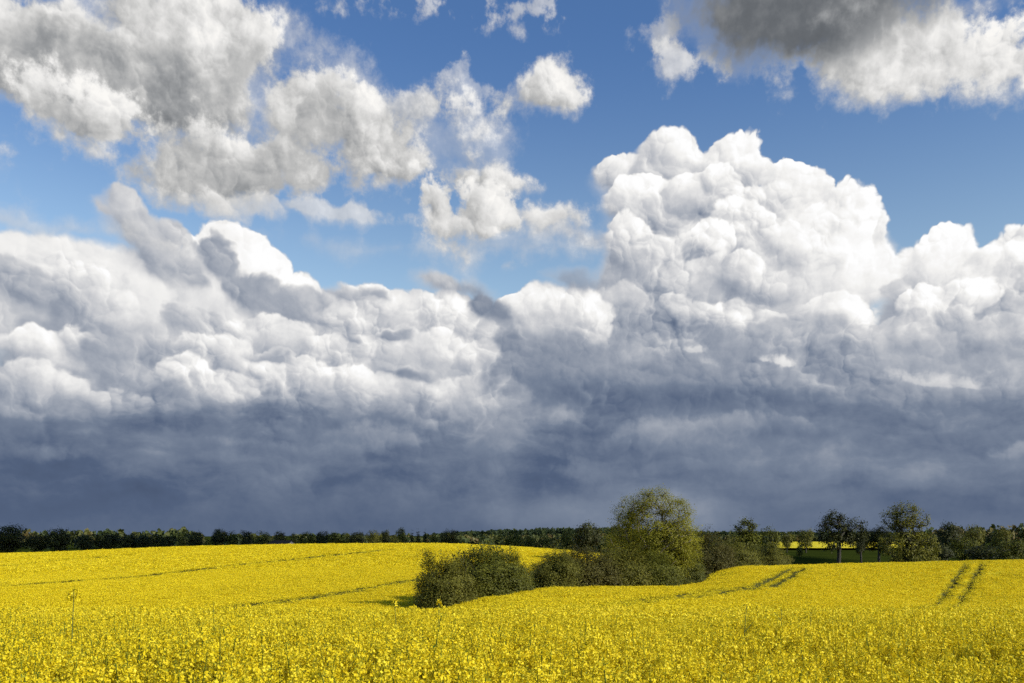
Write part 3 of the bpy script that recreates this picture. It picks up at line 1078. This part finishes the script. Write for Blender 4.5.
def tree_meshes(kind, h, r, mat, seed, trunk_h=0.28, lobes=None, n_att=130, r_trunk=None, clumps=240, per=26, leaf=0.16, spread=0.42, bare=0.25, rag=0.12, bark='bark'):
    """trunk mesh and crown mesh of one tree standing at the origin"""
    global RNG
    keep, RNG = RNG, np.random.default_rng(seed)
    r_trunk = r_trunk or h * 0.03
    if lobes is None:
        cz = h * (trunk_h + 1) / 2; rz = h * (1 - trunk_h) / 2
        lobes = [(0, 0, cz, r * 0.72, r * 0.72, rz * 0.92)]
        for k in range(7):
            a = k * 2.4 + RNG.uniform(-0.4, 0.4); e = RNG.uniform(-0.75, 0.8)
            q = math.sqrt(1 - e * e * 0.8)
            s = RNG.uniform(0.36, 0.55)
            lobes.append((math.cos(a) * r * 0.62 * q, math.sin(a) * r * 0.62 * q, cz + e * rz * 0.62, r * s, r * s, rz * s))
    zmid = max(l[2] for l in lobes)
    nodes, par, rad, tips = skeleton((0, 0, -0.3), (RNG.normal(0, 0.1), 0, h * (trunk_h * 0.5 + 0.33)), lobes, n_att, r_trunk)
    cen = lobes_points(lobes, clumps, 0.6)
    cen += RNG.normal(0, rag * r, cen.shape) * np.array([1, 1, 0.7])
    tp = nodes[tips]
    tp = tp[RNG.uniform(size=len(tp)) > bare]
    allc = np.concatenate([cen, tp])
    VF, tn = leaf_clumps(allc, per, spread, leaf, mid=(0, 0, h * 0.45))
    keepz = VF[0][::4, 2] > 0.15
    bag = Bag()
    V = VF[0].reshape(-1, 4, 3)[keepz].reshape(-1, 3)
    bag.add((V, np.arange(len(V)).reshape(-1, 4)), tn[keepz])
    trunk = wood_mesh(kind + '_trunk', nodes, par, rad, bark)
    crown = bag.mesh(kind + '_crown', MAT[mat])
    RNG = keep
    return trunk, crown


def shrub_meshes(kind, h, rx, ry, mat, seed, stems=11, clumps=220, per=34, leaf=0.085, spread=0.26, rag=0.10, twigs=150):
    """a thicket of stems and a rounded, ragged mass of leaves down to the ground"""
    global RNG
    keep, RNG = RNG, np.random.default_rng(seed)
    bag = Bag()
    for k in range(stems):
        a = RNG.uniform(0, 6.283); q = RNG.uniform(0.1, 0.55)
        p = np.array([math.cos(a) * 0.05, math.sin(a) * 0.05, -0.1])
        e = np.array([math.cos(a) * rx * (q + 0.35), math.sin(a) * ry * (q + 0.35), h * RNG.uniform(0.6, 0.98) * math.sqrt(max(0.1, 1 - (q + .1) ** 2))])
        prev = p; rr = RNG.uniform(0.03, 0.06)
        for s in range(1, 5):
            f = s / 4
            nx = p + (e - p) * f + RNG.normal(0, 0.12, 3)
            bag.add(tube(prev, nx, rr * (1 - 0.2 * s + 0.2), rr * (1 - 0.2 * s), 4), 0.5); prev = nx
    # the leaf mass is lumpy: several overlapping domes
    dm = [(0, 0, 0.0, rx * 0.8, ry * 0.8, h * 0.9)]
    for k in range(7):
        a = k * 0.9 + RNG.uniform(-0.3, 0.3); q = RNG.uniform(0.35, 0.7)
        dm.append((math.cos(a) * rx * q, math.sin(a) * ry * q, 0.0, rx * RNG.uniform(0.3, 0.5), ry * RNG.uniform(0.3, 0.5), h * RNG.uniform(0.55, 0.95)))
    cen = lobes_points(dm, clumps * 2, 0.65)
    cen = cen[cen[:, 2] > 0.05][:clumps]
    # a tall dome has little foliage low inside; spread some clumps evenly along the skirt
    a = RNG.uniform(0, 6.283, clumps // 2)
    sk = np.stack([np.cos(a) * rx * RNG.uniform(0.75, 1.0, len(a)), np.sin(a) * ry * RNG.uniform(0.75, 1.0, len(a)), RNG.uniform(0.1, h * 0.55, len(a))], 1)
    cen = np.concatenate([cen, sk])
    cen += RNG.normal(0, rag, cen.shape) * np.array([rx, ry, h * 0.4])
    VF, tn = leaf_clumps(cen, per, spread, leaf, mid=(0, 0, h * 0.2))
    # thin twigs that stand out of the outline
    tw = lobes_points(dm, twigs, 0.95)
    tw = tw[tw[:, 2] > h * 0.25]
    tl = []
    lb0 = Bag()
    for p in tw:
        d = p / np.array([rx, ry, h]); d = d / (np.linalg.norm(d) + 1e-6) * np.array([0.6, 0.6, 1.0]) + RNG.normal(0, 0.25, 3)
        e = p + d * RNG.uniform(0.2, 0.65)
        lb0.add(tube(p - d * 0.5, e, 0.012, 0.005, 3), 0.02)
        tl += [p + (e - p) * f for f in (0.3, 0.6, 0.85, 1.0)]
    tl = np.array(tl)
    VT, tt = leaf_clumps(tl, 4, 0.06, leaf * 0.9)
    lb = lb0
    lb.add(VF, tn); lb.add(VT, np.clip(tt + 0.12, 0, 1))
    st = bag.mesh(kind + '_stems', MAT['bark']); lf = lb.mesh(kind + '_leaves', MAT[mat])
    RNG = keep
    return st, lf


def tree(name, label, px, d, trunk, crown, group=None, rz=0.0, s=(1, 1, 1), cat='tree', dz=0.0, parts=('trunk', 'crown')):
    x = at(px, d)
    o = empty(name, (x, d, gz(x, d) + dz))
    o.rotation_euler = (0, 0, rz)
    o.scale = s
    tag(o, label, cat, group)
    link(parts[0], trunk, o); link(parts[1], crown, o)
    return o


# ---- the big tree over the hedge
D0 = 108.0
BIG = [(0, 0, 8.4, 3.7, 3.4, 4.4), (-3.0, 0.2, 7.8, 2.2, 2.4, 2.4), (3.1, -0.3, 7.0, 2.4, 2.5, 2.8), (0.0, 0, 11.2, 2.7, 2.3, 1.8), (-2.5, 0.5, 9.8, 2.2, 2.0, 2.0),
       (2.7, 0.2, 9.6, 2.2, 2.2, 2.1), (-4.2, -0.4, 6.2, 1.6, 2.0, 1.5), (4.1, 0.4, 5.4, 1.6, 1.9, 2.0), (0.5, 2.2, 7.0, 2.2, 1.8, 2.6), (-1.0, 0, 4.2, 3.0, 2.2, 1.8), (1.8, -1.2, 4.0, 2.3, 2.0, 1.7)]
tr, cr = tree_meshes('spring_tree', 13.0, 4.8, 'leaf_spring', 11, 0.18, BIG, n_att=380, r_trunk=0.36, clumps=600, per=64, leaf=0.072, spread=0.36, bare=0.05, rag=0.045, bark='bark_pale')
tree('broadleaf_tree', 'tallest tree, wide olive yellow spring crown with its limbs showing, rising from the hedge', 653, D0, tr, cr, s=(1.0, 1.0, 1.0))

# ---- the hedge, shrub by shrub
SH = [shrub_meshes('thorn_shrub', 1.0 * 5.2, 2.6, 2.4, m, 30 + k, clumps=640, per=72, leaf=0.056, spread=0.27, rag=0.055, twigs=420) for k, m in enumerate(('leaf_olive', 'leaf_green', 'leaf_olive', 'leaf_brown'))]


def shrub(label, px, d, top, wid, v, rz=0.0, group=None, name='hedge_shrub'):
    """top = picture row of its crown, wid = width in picture columns"""
    x = at(px, d)
    g = gz(x, d)
    h = (HZ - top) / F * d - g
    o = empty(name, (x, d, g))
    o.rotation_euler = (0, 0, rz)
    w = wid / F * d / 5.0
    o.scale = (w, max(w, 0.8), h / 4.4)
    tag(o, label, 'shrub', group)
    link('stems', SH[v][0], o); link('leaves', SH[v][1], o)
    return o


shrub('low ragged shrub at the left end of the hedge, leaning out over the yellow field', 447, 80, 554.5, 58, 0, 0.3)
shrub('tall dark shrub at the top of the left hedge clump', 484, 84, 546, 80, 1, 1.2)
shrub('green shrub at the right end of the left hedge clump beside the gap', 504, 86, 549.5, 50, 1, 2.9)
shrub('shrub just right of the gap in the hedge, with thin upright twigs', 557, 95, 548, 54, 2, 0.5)
shrub('twiggy shrub between the gap in the hedge and the big tree', 583, 98, 547.5, 72, 3, 2.2)
shrub('olive shrub pressed against the left foot of the big tree', 616, 101, 547.5, 70, 0, 4.0)
shrub('dark shrub directly under the crown of the big tree', 648, 103, 551, 62, 1, 5.2)
shrub('shrub at the right foot of the big tree, where the yellow slope begins', 682, 112, 549, 44, 1, 0.9)
shrub('bronze green tall shrub next right of the big tree', 708, 128, 533, 50, 3, 1.7)
shrub('olive shrub behind the yellow hump, left of the pointed tree', 733, 150, 539, 50, 2, 3.3)
shrub('low olive shrub in front of the round green tree on the hump', 757, 160, 546, 50, 0, 2.6)
shrub('small olive shrub at the right end of the hedge on the hump', 775, 172, 546, 30, 2, 5.5)

# ---- kinds of middle and far trees (built at a nominal 10 m and scaled)
KIND = {}
for k in range(3):
    KIND['round', k] = tree_meshes('round_tree', 10, 4.3, 'leaf_dark', 60 + k, 0.10, n_att=70, clumps=260, per=16, leaf=0.20, spread=0.50, rag=0.03)
    KIND['green', k] = tree_meshes('green_tree', 10, 4.2, 'leaf_green', 70 + k, 0.12, n_att=70, clumps=240, per=16, leaf=0.20, spread=0.46, rag=0.035)
    KIND['olive', k] = tree_meshes('olive_tree', 10, 4.0, 'leaf_olive', 80 + k, 0.14, n_att=80, clumps=210, per=15, leaf=0.19, spread=0.46, rag=0.04)
KIND['brown', 0] = tree_meshes('bronze_tree', 10, 4.4, 'leaf_brown', 91, 0.12, n_att=80, clumps=210, per=15, leaf=0.19, spread=0.46, rag=0.04)
CON = [(0, 0, 1.4 + 1.15 * k, 1.9 - 0.24 * k, 1.9 - 0.24 * k, 0.9) for k in range(8)]
KIND['conifer', 0] = tree_meshes('conifer', 10, 1.8, 'leaf_dark', 95, 0.05, CON, n_att=60, clumps=160, per=14, leaf=0.16, spread=0.25, rag=0.04)
PTD = [(0, 0, 2.6, 2.6, 2.6, 2.4), (0.2, 0, 5.2, 2.3, 2.3, 2.4), (-0.1, 0, 7.2, 2.0, 2.0, 2.5), (0, 0, 8.4, 1.3, 1.3, 1.6), (-1.2, 0.4, 4.0, 1.6, 1.6, 1.8), (1.3, -0.3, 3.4, 1.6, 1.6, 1.8)]
KIND['pointed', 0] = tree_meshes('pointed_tree', 10, 2.8, 'leaf_green', 97, 0.08, PTD, n_att=80, clumps=330, per=22, leaf=0.16, spread=0.36, rag=0.06)
WID = {'round': 9.4, 'green': 9.4, 'olive': 9.0, 'brown': 9.6, 'conifer': 4.4, 'pointed': 6.0}
_turn = [0.0]


def far_tree(label, px, top, wid, d, kind, v=0, group=None, name='broadleaf_tree', cat='tree', foot=0.0):
    """a tree whose crown tops out at a picture row; wid = width of its crown in picture columns"""
    x = at(px, d)
    g = gz(x, d) + foot
    h = (HZ - top) / F * d - g
    _turn[0] += 2.1
    w = wid / F * d / WID[kind]
    o = empty(name, (x, d, g))
    o.rotation_euler = (0, 0, _turn[0])
    o.scale = (w * 1.06, w * 1.06, h / 9.0)
    tag(o, label, cat, group)
    link('trunk', KIND[kind, v][0], o); link('crown', KIND[kind, v][1], o)
    return o


# the two field trees on the right, and the lone smaller ones beside them
DK = [(-0.6, 0, 7.6, 2.3, 2.2, 2.2), (-1.9, 0.2, 6.6, 1.6, 1.7, 1.9), (0.6, -0.2, 6.4, 1.7, 1.8, 1.6), (2.6, 0.1, 7.2, 1.7, 1.6, 1.7), (1.9, 0.3, 5.4, 1.3, 1.3, 1.0), (-0.4, 1.0, 8.6, 1.4, 1.4, 1.2), (-1.4, -0.8, 4.6, 1.1, 1.1, 0.9)]
tr, cr = tree_meshes('dark_field_tree', 10, 4, 'leaf_dark', 101, 0.4, DK, n_att=150, r_trunk=0.33, clumps=260, per=18, leaf=0.13, spread=0.33, bare=0.1, rag=0.07)
dD = 190.0
def sized(px, d, top, h0):
    x = at(px, d)
    return ((HZ - top) / F * d - gz(x, d)) / h0
s_ = sized(839, dD, 511, 9.9)
tree('broadleaf_tree', 'dark field tree with a bare trunk and a two lobed crown, against the grey sky', 839, dD, tr, cr, s=(s_ * 0.92, s_ * 0.92, s_))
for lab, px, d, top, wd in (('small dark tree right beside the dark two lobed field tree', 861, 215, 526.5, 0.62), ('small dark tree between the dark field tree and the open olive tree', 879, 220, 526, 0.9)):
    s_ = sized(px, d, top, 9.9)
    tree('broadleaf_tree', lab, px, d, tr, cr, rz=2.2 if wd > 0.7 else 4.1, s=(s_ * wd, s_ * wd, s_))
OL = [(-0.3, 0, 8.2, 2.2, 2.2, 1.7), (-2.2, 0.2, 7.6, 1.4, 1.5, 1.4), (2.2, 0.1, 7.5, 1.5, 1.5, 1.3), (0.2, 0.6, 5.9, 2.4, 2.2, 1.5), (-1.2, 0, 4.0, 3.0, 2.6, 1.9), (2.2, 0, 3.6, 2.8, 2.6, 2.1), (0.3, -1.2, 2.0, 3.6, 2.6, 1.5), (3.2, -0.3, 2.0, 1.6, 1.8, 1.6)]
tr, cr = tree_meshes('olive_field_tree', 10, 4, 'leaf_olive', 103, 0.2, OL, n_att=260, r_trunk=0.36, clumps=380, per=24, leaf=0.12, spread=0.32, bare=0.1, rag=0.06)
s_ = sized(906, dD, 501.5, 9.9)
tree('broadleaf_tree', 'tall open olive tree on the right with branches showing through its thin crown', 906, dD, tr, cr, s=(s_ * 0.86, s_ * 0.86, s_))
far_tree('rounded near black tree just right of the open olive tree', 947, 525, 27, 260, 'round', 0)
far_tree('olive tree lit by the sun, right of the near black round tree', 974, 527, 22, 300, 'olive', 0)
far_tree('slim bright olive tree near the right edge, behind the dark bush', 1002, 528, 20, 300, 'olive', 2)
far_tree('bushy dark tree low between the open olive tree and the right edge', 963, 538, 30, 240, 'green', 1)
far_tree('dark low bush below the bright olive tree at the right edge', 1010, 541, 34, 185, 'green', 2, cat='bush', name='field_bush')
far_tree('squat dark bush on the meadow right of the open olive tree', 940, 546, 24, 215, 'round', 2, cat='bush', name='field_bush')
far_tree('dark bush on the meadow edge behind the wheel tracks', 985, 545, 36, 225, 'round', 1, cat='bush', name='field_bush')
far_tree('tiny bush in front of the far yellow field, left of the dark field tree', 800, 545, 8, 330, 'green', 0, cat='bush', name='field_bush')
# in and behind the hedge
far_tree('near black round tree behind the hedge, left of the big tree', 587, 524.5, 30, 170, 'round', 2)
far_tree('bronze round tree hidden behind the left side of the big tree', 622, 527, 36, 150, 'brown', 0)
far_tree('dark green pointed tree right of the big tree', 745, 524.5, 36, 165, 'pointed', 0)
far_tree('round green tree at the right end of the hedge', 768, 528.5, 25, 200, 'green', 0)
far_tree('olive tree standing before the far yellow field, top against the grey sky', 806, 530.5, 20, 420, 'olive', 1)
far_tree('olive tree next to the round green hedge tree, left of the far yellow field', 787, 533, 16, 420, 'olive', 0)
far_tree('bright green tree behind the right end of the left hedge clump', 512, 532.5, 20, 290, 'green', 1)
far_tree('small green tree behind the gap in the hedge', 530, 536, 13, 295, 'green', 2)
far_tree('lit green tree behind the shrub right of the gap', 545, 534, 15, 300, 'olive', 2)
far_tree('olive lit tree beside the near black round tree', 567, 531, 16, 270, 'olive', 0)
# the tree row on the ridge to the left
ROW = [
    ('large near black tree at the left edge of the picture', 9, 527, 36, 300, 'round', 0),
    ('small dark tree between the two near black trees at the left edge', 36, 535, 20, 300, 'round', 2),
    ('near black dome shaped tree, second large one from the left edge', 57, 528.5, 27, 300, 'round', 1),
    ('low dark tree just right of the near black dome shaped tree', 87, 535, 24, 300, 'round', 2),
    (None, 108, 534.5, 24, 305, 'round', 0),
    (None, 128, 534, 26, 305, 'round', 1),
    (None, 147, 535, 22, 305, 'round', 2),
    (None, 164, 536.5, 22, 305, 'round', 0),
    ('yellowish lit tree in the left tree row, before the dark trees', 182, 535.5, 13, 300, 'olive', 1),
    ('dark round tree right of the yellowish lit tree in the left row', 196, 532, 20, 310, 'round', 1),
    ('small yellow green bush tree in the left row, between two dark round trees', 207, 539, 7, 300, 'olive', 0),
    ('tallest dark tree in the row above the middle of the left field', 219, 530, 18, 310, 'round', 2),
    ('narrow dark tree beside the tallest dark tree of the left row', 233, 532, 14, 310, 'green', 1),
    ('dark round tree left of the olive pair by the barn', 246, 532, 15, 310, 'round', 0),
    ('olive tree left of the dark roofed barn', 262, 532, 19, 320, 'olive', 2),
    ('olive tree directly behind the dark roofed barn', 280, 532.5, 17, 330, 'brown', 0),
    ('thin pale olive tree at the right end of the barn', 293, 534.5, 10, 330, 'olive', 1),
    ('dark olive broad tree right of the barn', 307, 532.5, 20, 310, 'green', 0),
    ('upright dark tree right of the broad dark olive tree by the barn', 322, 532, 13, 310, 'round', 2),
    (None, 334, 533, 14, 310, 'green', 2),
    (None, 345, 533.5, 14, 310, 'green', 1),
    ('dark tree left of the rounded olive tree at the middle of the left ridge', 358, 532, 19, 305, 'round', 1),
    ('rounded olive tree at the middle of the left ridge', 374, 531.5, 17, 300, 'olive', 0),
    ('dark tree right of the rounded olive tree on the left ridge', 386, 531.5, 11, 310, 'round', 0),
    ('small yellow olive tree below the pale grey green tree on the ridge', 395, 535.5, 12, 295, 'olive', 2),
    ('pale grey green tree rising above the left ridge', 401, 529.5, 15, 340, 'olive', 1),
    ('bronze round tree on the right end of the left ridge, past the conifers', 449, 531, 24, 295, 'brown', 0),
    ('small olive tree between the conifers and the bronze round tree', 434, 534.5, 10, 295, 'olive', 0),
]
for lab, px, top, wid, d, kind, v in ROW:
    if lab is None:
        px_l = px < 200
        lab = 'low dark round tree in the unbroken row above the far left field' if px_l else 'dark green tree in the row between the barn and the rounded olive tree'
        grp = 'low dark trees of the far left row' if px_l else 'dark green trees right of the barn'
        far_tree(lab, px, top, wid, d, kind, v, grp)
    else:
        far_tree(lab, px, top, wid, d, kind, v)
for px, top, wid in ((412, 532, 8), (418, 530.8, 9), (425, 531.2, 9)):
    far_tree('dark pointed conifer in the tight clump on the left ridge', px, top, wid, 300, 'conifer', 0, 'conifers clumped on the ridge', name='conifer')


# ---- far woods: masses of crowns nobody could count
def wood(name, label, spans, seed, mat='leaf_far', tone=(0.5, 0.22), dens=1.0, even=0.72):
    """spans: (column from, column to, top row at each end, distance, depth)"""
    global RNG
    keep, RNG = RNG, np.random.default_rng(seed)
    VV, TT = [], []
    for (c0, c1, t0, t1, d, dep) in spans:
        n = int(max(6, (c1 - c0) / F * d / 6.5 * max(1.0, dep / 16.0) * dens))
        for k in range(n):
            f = RNG.uniform()
            dd = d + RNG.uniform(0, dep)
            x = at(c0 + (c1 - c0) * f, dd)
            g = gz(x, dd)
            h = ((HZ - (t0 + (t1 - t0) * f)) / F * d - gz(at(c0 + (c1 - c0) * f, d), d)) * RNG.uniform(even, 1.05)
            h = max(h, 4.0)
            r = RNG.uniform(3.2, 5.5)
            m = int(46)
            u = unit(m); u[:, 2] = np.abs(u[:, 2]) * 1.2 - 0.2
            P0 = np.array([x, dd, g + h * 0.45]) + u * np.array([r, r, h * 0.55]) * RNG.uniform(0.75, 1.0, (m, 1))
            V, _ = quad_cloud(P0, 1.25 * RNG.uniform(0.6, 1.2, m) * (1 + d / 3000), 1.0, None)
            VV.append(V); TT.append(np.clip(RNG.normal(*tone) + RNG.normal(0, 0.08, m), 0, 1))
            P1 = np.array([x, dd, g]) + np.stack([RNG.uniform(-r, r, 10), RNG.uniform(-1, 1, 10), RNG.uniform(0, h * 0.5, 10)], 1)
            V, _ = quad_cloud(P1, 1.6, 1.0, None); VV.append(V); TT.append(np.full(10, 0.1))
    V = np.concatenate(VV)
    me = mesh_np(name, V, np.arange(len(V)).reshape(-1, 4), MAT[mat], {'tone': ('FACE', np.concatenate(TT))})
    RNG = keep
    o = link(name, me)
    return tag(o, label, 'woods', kind='stuff')


wood('far_woods', 'sunlit green wood rising behind the dark tree row on the far left', [(-260, 20, 530, 531, 520, 40), (15, 60, 531, 530, 520, 40), (60, 115, 530, 529, 520, 40), (100, 160, 529, 530, 540, 40), (155, 185, 528.5, 528.5, 520, 40), (180, 240, 529.5, 533, 520, 40), (230, 420, 534, 534.5, 600, 40)], 201, tone=(0.5, 0.2), even=0.84)
wood('far_woods', 'low hedges and copses in the valley beyond the left ridge and hedge', [(400, 640, 537, 536, 520, 60), (430, 640, 535, 534, 760, 90), (620, 800, 536, 535, 960, 60), (800, 960, 535, 535, 1000, 60), (560, 700, 541, 541, 330, 40)], 202, tone=(0.6, 0.25))
wood('far_woods', 'blue green wooded hill far away on the skyline above the hedge', [(425, 470, 534, 531, 1500, 120), (465, 500, 531, 529.5, 1600, 160), (495, 545, 529, 528.5, 1700, 160), (535, 620, 527.5, 527, 1800, 160), (600, 700, 528, 531, 1700, 160), (690, 860, 531, 532, 1700, 160), (840, 1150, 532, 529, 1700, 160)], 203, tone=(0.2, 0.15), dens=0.8)
wood('far_woods', 'olive and bronze wood closing the view on the far right', [(925, 960, 527, 525.5, 480, 60), (950, 1010, 525, 524, 500, 60), (1000, 1300, 523, 521, 480, 60)], 204, tone=(0.75, 0.2))

# ------------------------------------------------------------------ the far yellow field and the barn
def sheet(name, poly_cols, d0, d1, up, mat, label=None, kind=None):
    xs = np.linspace(poly_cols[0], poly_cols[1], 60); ds = np.geomspace(d0, d1, 24)
    DD, CC = np.meshgrid(ds, xs, indexing='ij')
    X = (CC - 512) / F * DD
    V = np.stack([X.ravel(), DD.ravel(), ground(X.ravel(), DD.ravel()) + up], 1)
    me = mesh_np(name, V, grid_faces(len(ds), len(xs)), mat, {'depth': ('POINT', np.zeros(len(V))), 'rut': ('POINT', np.zeros(len(V)))}, smooth=True)
    o = link(name, me)
    return tag(o, label, 'field' if label else None, kind=kind)


sheet('far_rapeseed_field', (772, 925), 490, 960, 1.2, MAT['crop'], 'far strip of yellow rapeseed beyond the dark meadow', 'stuff')


def plain(name, col, rough=0.85):
    global NT
    m = new_mat(name)
    g = NT.nodes.new('ShaderNodeNewGeometry')
    f = noise(S(g.outputs['Position']), 0.8, 5, 0.65, '3D')
    c = ramp(f, [(0.3, C3(*[k * 0.7 for k in col])), (0.7, C3(*[k * 1.25 for k in col]))])
    b = NT.nodes.new('ShaderNodeBsdfPrincipled')
    plug(b.inputs['Base Color'], c); b.inputs['Roughness'].default_value = rough
    b.inputs['Specular IOR Level'].default_value = 0.05
    finish(b.outputs[0])
    return m


def prism(name, pts, y0, y1, mat, parent):
    """outline in x/z carried along y"""
    n = len(pts)
    V = np.array([(x, y0, z) for x, z in pts] + [(x, y1, z) for x, z in pts], float)
    i = np.arange(n); j = (i + 1) % n
    me = bpy.data.meshes.new(name)
    me.from_pydata(V.tolist(), [], [list(range(n))[::-1], list(range(n, 2 * n))] + [[int(a), int(b), int(b + n), int(a + n)] for a, b in zip(i, j)])
    me.materials.append(mat)
    return link(name, me, parent)


bd = 288.0
bx = at(282, bd)
barn = empty('barn', (bx, bd, gz(bx, bd)))
barn.rotation_euler = (0, 0, math.radians(-24))
tag(barn, 'low barn with dark pitched roof and grey gable end behind the left ridge', 'barn')
wall_m, roof_m, gab_m, door_m = plain('barn_boards', (0.06, 0.05, 0.045)), plain('barn_slate', (0.014, 0.015, 0.017), 1.0), plain('barn_render', (0.09, 0.092, 0.10)), plain('barn_door', (0.10, 0.07, 0.05))
bh = -1.75 - gz(bx, bd)
ev = bh - 1.35
w = prism('wall', [(-2.4, 0), (2.4, 0), (2.4, ev), (0, bh - 0.15), (-2.4, ev)], -3.6, 3.6, wall_m, barn)
w.rotation_euler = (0, 0, math.pi / 2)
w = prism('gable', [(-2.3, 0), (2.3, 0), (2.3, ev), (0, bh - 0.2), (-2.3, ev)], -3.63, -3.6, gab_m, barn)
w.rotation_euler = (0, 0, math.pi / 2)
r = prism('roof', [(-2.75, ev - 0.22), (0, bh - 0.1), (2.75, ev - 0.22), (2.75, ev - 0.06), (0, bh + 0.08), (-2.75, ev - 0.06)], -3.85, 3.85, roof_m, barn)
r.rotation_euler = (0, 0, math.pi / 2)
d_ = prism('door', [(-0.9, 0.02), (0.9, 0.02), (0.9, 2.1), (-0.9, 2.1)], -3.68, -3.632, door_m, barn)
d_.rotation_euler = (0, 0, math.pi / 2)

# ------------------------------------------------------------------ rapeseed plants that overtop the crop in front
def tall_plant(label, px, py, d, r, n, arms=0, bud=False):
    x = at(px, d); top = (HZ - py) / F * d
    z0 = gz(x, d)
    o = empty('rapeseed_plant', (x, d, z0))
    tag(o, label, 'plant', None)
    h = top - z0
    bag = Bag()
    lean = RNG.normal(0, 0.03, 2)
    q = [np.array([lean[0] * math.sin(3 * f) * 0.7, lean[1] * f, h * f]) for f in np.linspace(0, 1, 7)]
    for a, b, k in zip(q[:-1], q[1:], range(6)):
        bag.add(tube(a, b, 0.0065 - 0.0006 * k, 0.0059 - 0.0006 * k, 5), 0.3)
    tips = [(q[-1], r, n)]
    for k in range(arms):
        a0 = q[4] + (q[6] - q[4]) * RNG.uniform(0, 0.8)
        an = RNG.uniform(0, 6.28)
        e = a0 + np.array([math.cos(an) * 0.09, math.sin(an) * 0.09, RNG.uniform(0.08, 0.2)])
        bag.add(tube(a0, e, 0.004, 0.0025, 4), 0.35)
        tips.append((e, r * 0.6, max(6, n // 2)))
    st = bag.mesh('stem', MAT['stem'])
    link('stem', st, o)
    for p, rr, nn in tips:
        hb = Bag()
        raceme(hb, np.array(p) + np.array([0, 0, 0.02]), rr * 1.9, rr, nn, 0.015)
        link('flower_head', hb.mesh('flower_head', MAT['petal']), o)
    lb = Bag()
    for k in range(4):
        p = q[1 + k] + RNG.normal(0, 0.03, 3)
        lb.add(quad_cloud(np.array([p]), 0.05), 0.8)
        link('leaf', lb.mesh('leaf', MAT['stem']), o)
        lb = Bag()


tall_plant('tallest rapeseed plant sticking out of the crop on the left, with a big flower head', 73, 592, 7.5, 0.052, 70)
tall_plant('rapeseed plant overtopping the crop, between the tallest plant and the hedge clump', 214, 603, 12.0, 0.040, 30, 1)
tall_plant('thin rapeseed plant standing up against the lit slope left of the hedge clump', 394, 602, 12.0, 0.040, 26)
tall_plant('rapeseed plant with one round flower head in front of the left end of the hedge', 439, 602, 9.5, 0.026, 26)
tall_plant('branching greenish rapeseed plant standing up right of the big tree', 748, 604, 9.0, 0.030, 12, 4)
tall_plant('straggly rapeseed plant with few flowers, right of the branching greenish one', 781, 609, 10.0, 0.028, 12, 2)
tall_plant('dark thin rapeseed plant poking up below the dark field tree', 811, 611, 10.0, 0.026, 8, 2)

# ------------------------------------------------------------------ the cloud overhead, off to the right, whose shadow lies on the far trees
def cloud(x, y, z, rx, ry, rz, seed):
    global NT
    rng = np.random.default_rng(seed)
    nu, nv = 72, 36
    U, Vv = np.meshgrid(np.linspace(0, 2 * math.pi, nu, endpoint=False), np.linspace(0.02, math.pi - 0.02, nv))
    d = np.stack([np.cos(U) * np.sin(Vv), np.sin(U) * np.sin(Vv), np.cos(Vv)], -1)
    f = np.ones(U.shape)
    for k in range(26):
        a = rng.normal(size=3) * rng.uniform(1.5, 6.5)
        f += 0.07 * np.sin(d @ a + rng.uniform(0, 6)) / (0.5 + np.linalg.norm(a) / 4)
    P3 = d * f[..., None] * np.array([rx, ry, rz])
    P3[..., 2] = np.where(P3[..., 2] < 0, P3[..., 2] * 0.35, P3[..., 2])
    idx = np.arange(nu * nv).reshape(nv, nu)
    Fq = np.stack([idx[:-1], np.roll(idx, -1, 1)[:-1], np.roll(idx, -1, 1)[1:], idx[1:]], -1).reshape(-1, 4)
    me = mesh_np('cloud', P3.reshape(-1, 3), Fq[:, ::-1], MAT['cloud'], smooth=True)
    return tag(link('cloud', me, loc=(x, y, z)), kind='structure')


MAT['cloud'] = plain('cloud', (0.75, 0.75, 0.76), 1.0)


def cast(tx, ty, alt):
    t = (alt + 6) / SUN_DIR[2]
    return tx + SUN_DIR[0] * t, ty + SUN_DIR[1] * t, alt


cloud(*cast(-170, 335, 440), 120, 44, 26, 5)
cloud(*cast(36, 335, 520), 62, 84, 26, 9)
